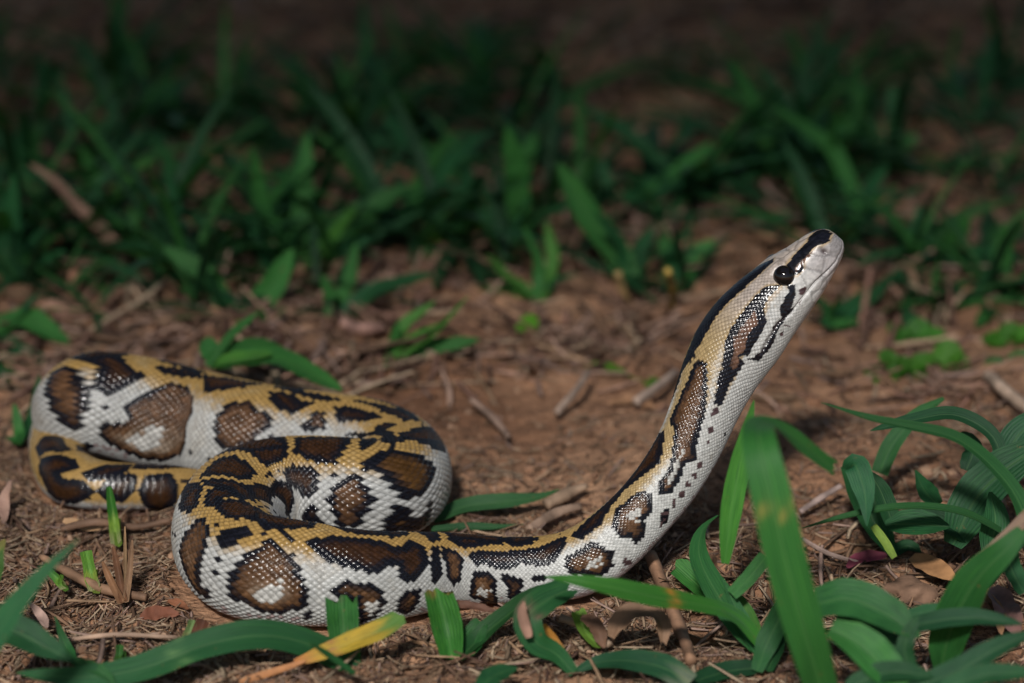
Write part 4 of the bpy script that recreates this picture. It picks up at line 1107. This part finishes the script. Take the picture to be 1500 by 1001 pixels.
tuft('low grass plant directly behind the snake throat', (1215, 478), [(1240, 425, 26, G1), (1300, 420, 28, G2), (1180, 430, 22, G2), (1260, 470, 20, G1)])
tuft('grass plant with drooping blades behind the nape of the neck', (985, 425), [(965, 345, 34, G1), (1050, 350, 30, G1), (1010, 330, 24, G2), (940, 390, 22, G2)])
tuft('dim grass clump with a lying broad blade behind the tail bend', (30, 420), [(-10, 300, 34, G2), (60, 330, 30, G1), (100, 370, 30, G2), (20, 250, 28, G2), (170, 440, 40, G1)])
tuft('grass plant with wide slanting blade beyond the crossed-blade plant', (240, 270), [(395, 172, 30, G1), (300, 215, 26, G2), (200, 200, 26, G2), (330, 290, 32, G1)])
tuft('pale grass stalks lying flat behind the broad blurred clump', (210, 310), [(345, 285, 24, (.06, .14, .06), .1), (380, 320, 30, G2, .05), (250, 250, 20, G2)])
tuft('short grass shoots beside the rear coil top', (395, 505), [(380, 448, 16, G1), (440, 470, 16, G3), (420, 450, 14, G1)])

# random dim tufts fill the dark background: copies of eight kinds
def tuft_template(seed):
    r = np.random.default_rng(900 + seed)
    root = empty('grass_tuft', (0, 0, 0))
    tag(root, 'blurred dim green grass tuft growing in the dark litter far behind the snake', 'grass tuft', 'dim grass tufts far behind the snake')
    nb = int(r.integers(5, 9)); wide = seed % 2 == 0; flat = (seed // 2) % 2 == 0
    root['label'] = 'dim grass tuft of %s %s %s blades far behind the snake' % (['five', 'six', 'seven', 'eight'][nb - 5], 'broad' if wide else 'narrow', 'spreading' if flat else 'upright')
    for k in range(nb):
        a = r.uniform(0, 2 * math.pi); L = r.uniform(.04, .08); el = r.uniform(.12, .75) if flat else r.uniform(.5, 1.25); w = r.uniform(.006, .0092) if wide else r.uniform(.0035, .0055)
        P = []
        for t in np.linspace(0, 1, 6):
            e = el - 1.1 * t * r.uniform(.6, 1.2) * t
            P.append((math.cos(a) * math.cos(el) * L * t + math.cos(a) * .02 * t * t, math.sin(a) * math.cos(el) * L * t + math.sin(a) * .02 * t * t, L * (math.sin(el) * t - .35 * t * t * math.cos(el)) + .001))
        P = np.array(P); P[:, 2] = np.maximum(P[:, 2], .003)
        side = np.array((-math.sin(a), math.cos(a), 0))
        nrm = np.cross(P[-1] - P[0], side); nrm = nrm / np.linalg.norm(nrm) * (1 if nrm[2] >= 0 else -1)
        col = np.array([G1, G2, G2, G4, G1][r.integers(0, 5)]) * r.uniform(.75, 1.2)
        V, F, C, U = ribbon(P, w, col, nrm + np.array((0, 0, .3)), n=12, m=5, seed=seed * 20 + k, twist=r.uniform(-.3, .3))
        link('blade', mesh_np('blade', V, F, True, C, U), M_GREEN, root)
    return root
TEMPL = [tuft_template(k) for k in range(8)]
used = [False] * 8
def put_copy(i, loc, rz, sc, label=None, group=None):
    src = TEMPL[i]
    if not used[i]:
        o = src; used[i] = True
    else:
        o = src.copy(); COL.objects.link(o)
        for ch in src.children:
            c = ch.copy(); COL.objects.link(c); c.parent = o
    o.location = loc; o.rotation_euler = (0, 0, rz); o.scale = (sc,) * 3
    if label: tag(o, label, 'grass tuft', group)
rr = np.random.default_rng(77); cnt = 0
while cnt < 140:
    px, py = rr.uniform(-60, 1560), rr.uniform(60, 460) 
    if rr.random() > np.interp(py, [60, 110, 180, 300, 400, 470], [.06, .35, .75, .75, .5, .2]): continue
    g = at_height(px, py, 0)
    if bare(g[0], g[1]) > .2 or near_body(g[:1], g[1:2])[0] < .04: continue
    if 600 < px < 1100 and py > 330 and rr.random() < .7: continue
    put_copy(int(rr.integers(0, 8)), (g[0], g[1], float(ground_z(g[0], g[1]))), rr.uniform(0, 6.28), rr.uniform(.6, 1.1)); cnt += 1

for (x0, x1, y0, y1, n_, lab, grp) in (
        (-50, 500, 385, 500, 20, 'low green grass tuft in the litter just above the rear coil', 'low tufts above the rear coil'),
        (1235, 1560, 370, 500, 12, 'low green grass tuft around the weeds beyond the throat', 'low tufts beyond the throat'),
        (520, 1010, 300, 440, 12, 'low green grass tuft in the litter beyond the bare soil', 'low tufts beyond the bare soil')):
    k_ = 0
    while k_ < n_:
        px, py = rr.uniform(x0, x1), rr.uniform(y0, y1)
        g = at_height(px, py, 0)
        if near_body(g[:1], g[1:2])[0] < .045 or bare(g[0], g[1]) > .3: continue
        put_copy(int(rr.integers(0, 8)), (g[0], g[1], float(ground_z(g[0], g[1]))), rr.uniform(0, 6.28), rr.uniform(.35, .75), lab, grp); k_ += 1

# ---- small round-leaved weeds
def weed(px, py, leaves, label, col=(.05, .17, .02)):
    p = plant(px, py, label, 'weed', 'weed_seedling')
    r = np.random.default_rng(int(px + py))
    d = depth_of(np.array(p.location))
    for (dx, dy, w, L) in leaves:
        a = [(px, py), (px + dx * .5, py + dy * .5 - 3), (px + dx, py + dy), (px + dx + L * r.uniform(.5, 1) * (1 if dx >= 0 else -1), py + dy - L * r.uniform(-.1, .5))]
        blade(p, a, w, tuple(np.array(col) * r.uniform(.75, 1.2)), d0=d, dd=r.uniform(-.008, .008), name='leaf', taper=[.08, .1, .15, .75, 1, .95, .45], n=18, fold=.2, wob=.1)
    return p
weed(1310, 560, [(10, -22, 34, 26), (-22, -14, 30, 24), (32, -8, 32, 24), (-8, -34, 30, 20), (40, -30, 28, 22), (-36, -4, 26, 20), (18, 2, 26, 20)], 'bright green clover-like many-leaved weed beyond the throat', (.04, .145, .016))
weed(1382, 545, [(2, -22, 44, 30), (24, -10, 34, 24), (-18, -14, 34, 22)], 'broad-leaved green weed beside the clover-like weed')
weed(1335, 500, [(10, -14, 40, 28), (-18, -10, 34, 24), (30, -8, 30, 22)], 'round-leaved weed under the grass clump near the head', (.05, .20, .03))
weed(1490, 505, [(-6, -14, 40, 30), (-26, -6, 34, 24), (14, -14, 36, 24)], 'round green weed above the pale dry twig', (.05, .2, .02))
weed(1480, 545, [(8, -12, 42, 30), (-16, -8, 34, 22)], 'bluish green weed beside the round green weed near the twig', (.03, .15, .04))
weed(690, 335, [(4, -12, 38, 26), (-22, -4, 34, 22)], 'vivid green two-leaved round weed beyond the bare soil', (.12, .36, .01))
weed(625, 362, [(2, -12, 36, 28), (24, -6, 32, 22), (-18, -8, 28, 18)], 'vivid green three-leaved weed beyond the bare soil', (.12, .36, .01))
weed(768, 500, [(0, -22, 32, 22), (10, -10, 26, 16)], 'bright green weed leaf below the splayed grass tuft', (.08, .28, .01))
weed(770, 540, [(-6, -8, 36, 26), (20, -6, 28, 18)], 'low bright weed leaf behind the open soil', (.08, .26, .01))
weed(330, 365, [(-10, -10, 40, 26), (30, -4, 36, 24), (60, 0, 34, 22), (-50, 0, 30, 22)], 'dark olive green weed patch behind the rear coil', (.05, .16, .008))
weed(975, 372, [(-4, -16, 36, 28), (18, -8, 30, 20)], 'green weed seedling behind the snake crown', (.04, .18, .03))
weed(350, 500, [(-10, -12, 26, 20), (16, -10, 24, 16), (0, -20, 22, 16)], 'small lime weed against the rear coil', (.10, .28, .02))
weed(930, 555, [(-30, -12, 20, 26), (20, 8, 18, 20), (-60, -18, 16, 20)], 'small trailing green weed beside the neck on bare soil', (.10, .24, .03))

# ---- dead leaves, twigs and stalks
def tube(name, P, rad, col, mat, label, cat, sides=9, n=22, seed=0, group=None):
    r = np.random.default_rng(seed)
    c = catmull(np.asarray(P, float), 20) if len(P) > 2 else np.linspace(P[0], P[1], 30)
    s = np.concatenate([[0], np.cumsum(np.linalg.norm(np.diff(c, axis=0), axis=1))]); t = np.linspace(0, 1, n)
    c = np.stack([np.interp(t * s[-1], s, c[:, k]) for k in range(3)], 1)
    T = np.gradient(c, axis=0); T /= np.linalg.norm(T, axis=1)[:, None]
    A = np.cross(T, UPV + np.array((.01, .02, 0))); A /= np.linalg.norm(A, axis=1)[:, None]; Bn = np.cross(A, T)
    R = np.interp(t, np.linspace(0, 1, len(rad)), rad)
    ph = np.linspace(0, 2 * math.pi, sides, endpoint=False)
    prof = 1 + r.normal(0, .10, sides); knots = 1 + r.normal(0, .05, n)
    V = c[:, None] + (A[:, None] * np.cos(ph)[None, :, None] + Bn[:, None] * np.sin(ph)[None, :, None]) * (R * knots)[:, None, None] * prof[None, :, None]
    F = grid_faces(n, sides, True)
    V = V.reshape(-1, 3)
    C = np.tile(np.array(col), (len(V), 1)) * np.repeat(1 + .25 * np.sin(t * 11 + seed), sides)[:, None] * np.tile(1 + r.normal(0, .15, sides), n)[:, None]
    V = np.vstack([V, c[:1], c[-1:]]); C = np.vstack([C, C[:1], C[-1:]])
    k = len(V) - 2
    caps = [[(j + 1) % sides, j, k, k] for j in range(sides)] + [[(n - 1) * sides + j, (n - 1) * sides + (j + 1) % sides, k + 1, k + 1] for j in range(sides)]
    org = c[0].copy()
    me = bpy.data.meshes.new(name)
    me.from_pydata([tuple(v) for v in (V - org)], [], [tuple(f) for f in F.tolist()] + [tuple(f[:3]) for f in caps])
    a = me.color_attributes.new('col', 'FLOAT_COLOR', 'POINT')
    a.data.foreach_set('color', np.hstack([C, np.ones((len(C), 1))]).astype(np.float32).ravel())
    for q in me.polygons: q.use_smooth = True
    o = link(name, me, mat); o.location = org
    return tag(o, label, cat, group)

def stalk(pts, rpx, col, label, h=None, cat='stalk', name='dry_stalk', seed=0):
    h = h or [.002] * len(pts)
    P = [at_height(x, y, max(float(ground_z(*at_height(x, y, 0)[:2])), -.002) + hh) for (x, y), hh in zip(pts, h)]
    d = depth_of(P[0])
    return tube(name, P, [q * KPX * d for q in rpx], col, M_DRY, label, cat, seed=seed)
stalk([(952, 812), (975, 870), (1005, 945), (1012, 968)], [9, 10, 9, 7], (.27, .15, .09), 'thick brown dry stalk lying in front of the raised neck', [.007, .005, .004, .003], seed=1)
stalk([(1448, 550), (1475, 575), (1515, 606)], [9, 9, 10], (.46, .33, .24), 'pale dry twig on the soil beyond the thin arching blades', [.006, .006, .006], 'twig', 'twig', 2)
stalk([(1172, 750), (1205, 728), (1232, 712)], [4, 5, 4], (.34, .25, .22), 'thin grey dry stalk on soil between the bent blade and drooping shoot', [.004, .004, .004], seed=3)
stalk([(1175, 790), (1215, 812), (1262, 826)], [3, 4, 3], (.34, .24, .20), 'thin curved pale stalk touching the purple red leaf scrap', [.004, .006, .004], seed=4)
stalk([(820, 905), (860, 920), (893, 945)], [6, 6, 5], (.36, .25, .17), 'pale hollow straw beside the light green stub', [.005, .004, .004], seed=5)
stalk([(690, 585), (720, 610), (745, 640)], [4, 5, 4], (.30, .20, .15), 'thin grey straw where the bare soil meets the litter', [.004] * 3, seed=6)
stalk([(815, 605), (845, 570), (862, 545)], [6, 6, 5], (.36, .26, .20), 'blurred pale straw leaning on the litter behind the bare soil', [.004, .006, .008], seed=7)
stalk([(930, 590), (965, 565), (990, 545)], [7, 7, 6], (.38, .28, .22), 'thick pale straw close to the nape of the neck', [.004, .006, .006], seed=8)
stalk([(90, 775), (140, 765), (200, 772), (250, 762)], [5, 6, 5, 4], (.24, .14, .09), 'long brown straw lying along the tail', [.004, .005, .004, .004], seed=9)
stalk([(215, 875), (150, 862), (95, 835), (60, 815)], [6, 8, 8, 5], (.22, .125, .075), 'bundle-like brown stem slanting beside the yellow-green stub', [.004, .005, .007, .008], seed=10)
stalk([(95, 938), (170, 930), (260, 934)], [3, 4, 3], (.36, .24, .17), 'thin straight straw on the soil before the front coil', [.004] * 3, seed=11)
stalk([(800, 740), (845, 718), (860, 712)], [8, 10, 5], (.40, .27, .18), 'short pale chip of straw on the bare soil', [.004] * 3, seed=12)
stalk([(775, 775), (820, 750), (850, 742)], [6, 8, 6], (.36, .24, .17), 'flat pale straw behind the neck base', [.004] * 3, seed=13)
stalk([(500, 470), (525, 480), (560, 478)], [8, 10, 8], (.32, .18, .14), 'blurred brown stem piece behind the rear coil', [.006] * 3, seed=14)
stalk([(905, 400), (915, 430), (925, 445)], [6, 6, 5], (.36, .24, .10), 'ochre dry grass stem under the broad leaning blade', [.012, .006, .002], seed=15)
stalk([(985, 450), (983, 420), (978, 398)], [5, 6, 5], (.38, .25, .06), 'upright yellowish dry stem behind the snake crown', [.002, .012, .022], seed=16)

def dead(label, pts, w, col, d0=None, dd=0.0, taper=(.3, .9, 1, .8, .2), fold=.4, twist=0.0, wob=.25, cat='dead leaf', face=None, z=.003):
    o = blade(None, pts, w, col, d0=d0, dd=dd, face=face, name='dead_leaf', mat=M_DRY, fold=fold, twist=twist, taper=list(taper), wob=wob, ragged=True, z=z)
    return tag(o, label, cat)
dead('dry pinkish blade leaning over the grass beyond the rear coil', [(205, 410), (185, 385), (150, 340), (110, 300), (75, 262), (42, 240)], 20, (.20, .125, .10), dd=.0, fold=.5)
dead('curled rusty dry stem hook beside the pinkish blade', [(195, 405), (212, 390), (208, 360)], 18, (.30, .14, .08))
dead('pale fallen leaf among grass behind the tail bend', [(48, 462), (85, 455), (135, 460)], 34, (.36, .22, .18))
dead('brown dry leaf leaning below the pinkish blade', [(115, 432), (100, 400), (78, 380)], 24, (.28, .15, .11))
dead('curled grey brown dead leaf beside the thick stalk', [(895, 935), (905, 915), (935, 900), (968, 912), (972, 945)], 34, (.22, .14, .10), d0=.795, dd=-.004, fold=.5, twist=[0, .4, .2])
dead('dark dead leaf hanging over the litter below the neck', [(850, 905), (870, 915), (885, 950)], 24, (.15, .085, .06), d0=.80)
dead('orange tan dead leaf on the crumbly soil lump', [(1335, 815), (1365, 830), (1402, 852)], 34, (.38, .21, .11), taper=(.4, 1, 1, .7, .2), fold=.15, wob=.1)
dead('purple red leaf scrap on the litter', [(1240, 832), (1262, 818), (1300, 814)], 20, (.20, .045, .085), taper=(.2, 1, .9, .4))
dead('withered violet brown leaf under the broad upright leaf', [(1455, 860), (1470, 890), (1490, 935)], 40, (.23, .13, .13), fold=.5)
dead('small tan withered leaf beside the violet brown leaf', [(1445, 870), (1462, 900), (1466, 930)], 22, (.36, .21, .13))
dead('dark shrivelled leaf sliver against the white flank of the neck base', [(660, 884), (690, 888), (725, 896)], 14, (.12, .06, .045), d0=.80)
dead('red brown crumpled leaf before the front coil', [(205, 905), (235, 898), (262, 900)], 24, (.19, .075, .050), fold=.2)
dead('small red brown leaf next to the front coil', [(245, 880), (262, 885), (276, 893)], 13, (.20, .085, .05))
dead('grey violet dry leaf strip beside the blurred slanting blade', [(70, 920), (58, 900), (42, 882)], 15, (.36, .26, .25))
dead('pale torn straw flake by the tail', [(92, 762), (115, 768), (150, 776)], 18, (.42, .27, .17), fold=.15)
dead('upright pink grey dry blade standing near the tail bend', [(8, 765), (6, 735), (16, 705)], 18, (.30, .20, .18))
dead('pale dry leaf strip at the foot of the slanting blade', [(70, 960), (58, 935), (50, 915)], 16, (.30, .20, .20))
dead('brown flat leaf on the soil behind the neck', [(890, 590), (930, 585), (960, 600)], 20, (.33, .19, .12), fold=.1)
# broken clods on the open soil
def clod(px, py, rad, label, seed, col=(.30, .17, .10)):
    g = at_height(px, py, 0); d = depth_of(g); R = rad * KPX * d
    bm = bmesh.new(); bmesh.ops.create_icosphere(bm, subdivisions=3, radius=R)
    r = np.random.default_rng(seed)
    k = r.normal(0, 1, (5, 3))
    for v in bm.verts:
        n = np.array(v.co) / R
        f = 1 + .12 * sum(math.sin(3 * float(n @ q) + i) for i, q in enumerate(k)) + r.normal(0, .03)
        v.co = v.co * f; v.co.z *= .55
    me = bpy.data.meshes.new('soil_clod'); bm.to_mesh(me); bm.free()
    a = me.color_attributes.new('col', 'FLOAT_COLOR', 'POINT')
    a.data.foreach_set('color', np.tile(np.array((*col, 1.0), np.float32), len(me.vertices)))
    for q in me.polygons: q.use_smooth = True
    o = link('soil_clod', me, M_LITTER); o.location = (g[0], g[1], float(ground_z(g[0], g[1])) + R * .2)
    tag(o, label, 'clod')
clod(1255, 572, 22, 'rounded reddish clod of earth near the clover-like weed', 1)
clod(820, 700, 10, 'small clod on the bare soil behind the neck', 2)
clod(1190, 590, 14, 'low crumbly clod between neck and weeds', 3, (.27, .14, .08))
clod(945, 195, 20, 'pale clod among the dim grass tufts', 4, (.42, .27, .18))
clod(1330, 860, 36, 'crumbly fibrous soil lump under the orange tan leaf', 5, (.22, .13, .085))

# ---------------------------------------------------------------- added unseen trees: they shade the far ground and block sky light
def bark_material():
    m, nt, b = material('bark')
    tc = nd(nt, 'ShaderNodeTexCoord'); n = nd(nt, 'ShaderNodeTexNoise'); n.inputs['Scale'].default_value = 14; n.inputs['Detail'].default_value = 6
    nt.links.new(tc.outputs['Object'], n.inputs['Vector'])
    nt.links.new(ramp(nt, n.outputs[0], [(.3, (.07, .05, .035)), (.7, (.20, .15, .11))]), b.inputs['Base Color'])
    b.inputs['Roughness'].default_value = .9; bump(nt, b, n.outputs[0], .8, .03)
    return m
M_BARK = bark_material()
def shade_tree(label, base, crown, rad, nleaf, seed, front=None):
    r = np.random.default_rng(seed)
    root = empty('shade_tree', base); tag(root, label, 'shade_tree')
    C = np.array(crown, float); B0 = np.array(base, float)
    V, F = [], []
    limbs = [(np.zeros(3), C - B0, .16, .07)]
    for k in range(9):
        e = (C - B0) + np.array(rad) * r.uniform(-.75, .75, 3)
        limbs.append(((C - B0) * r.uniform(.55, .85), e, .06, .015))
    off = 0
    for a, b, r0, r1 in limbs:
        n, sd = 8, 8
        ax = b - a; s1 = np.cross(ax, (.3, .9, .1)); s1 /= np.linalg.norm(s1); s2 = np.cross(ax, s1); s2 /= np.linalg.norm(s2)
        for i in range(n):
            t = i / (n - 1); c = a + ax * t + s1 * .12 * math.sin(t * 3) 
            for j in range(sd):
                q = 2 * math.pi * j / sd
                V.append(c + (s1 * math.cos(q) + s2 * math.sin(q)) * (r0 + (r1 - r0) * t))
        F.append(grid_faces(n, sd, True) + off); off += n * sd
    link('trunk', mesh_np('trunk', np.array(V), np.vstack(F)), M_BARK, root)
    # crown: leaf clusters through the volume
    d = r.normal(0, 1, (nleaf, 3)); d /= np.linalg.norm(d, axis=1)[:, None]
    p = d * r.random((nleaf, 1)) ** .45 * np.array(rad)
    if front is not None: p[:, 1] = np.maximum(p[:, 1], front + r.normal(0, .12, nleaf))
    p = p + (C - B0)
    L = r.uniform(.09, .17, nleaf)[:, None]
    a = r.normal(0, 1, (nleaf, 3)); a[:, 2] *= .5; a /= np.linalg.norm(a, axis=1)[:, None]
    b = np.cross(a, r.normal(0, .5, (nleaf, 3)) + np.array((0, 0, 1.0))); b /= np.linalg.norm(b, axis=1)[:, None]
    q = np.stack([p - a * L * .5, p + b * L * .28, p + a * L * .6, p - b * L * .28], 1)
    cc = np.array((.05, .11, .03)) * r.uniform(.6, 1.4, (nleaf, 1))
    Fq = np.arange(nleaf * 4).reshape(-1, 4)
    uv = np.tile(np.array([(0, 0), (.2, .5), (.5, 1), (.8, .5)]), (nleaf, 1))
    link('crown', mesh_np('crown', q.reshape(-1, 3), Fq, False, np.repeat(cc, 4, 0), uv), M_GREEN, root)
    return root
def along_sun(gx_, gy_, z):
    t = z / SUN_DIR.z
    return (gx_ + SUN_DIR.x * t, gy_ + SUN_DIR.y * t, z)
cx, cy, cz = along_sun(.1, 3.27, 6.0)  # crown added out of view to darken the ground behind the snake
shade_tree('added unseen leafy crown and trunk shading the far grass', (cx - 2.4, cy + .3, 0), (cx, cy, cz), (3.2, 2.2, .9), 26000, 5, front=-1.95)
for label, b, c, rad, n, sd_ in (  # added out of view to cut the sky light and deepen shadows
    ('added unseen low canopy blocking sky light beyond the far grass', (.4, 4.6, 0), (0, 4.0, 3.0), (4.5, 1.9, 1.4), 15000, 6),
    ('added unseen broad canopy blocking sky light on the tail side', (-4.2, 1.2, 0), (-3.6, 1.2, 2.9), (2.2, 4.0, 1.5), 13000, 7),
    ('added unseen broad canopy blocking sky light on the head side', (4.6, 2.2, 0), (4.2, 2.0, 2.9), (2.0, 3.4, 1.5), 13000, 8)):
    shade_tree(label, b, c, rad, n, sd_)
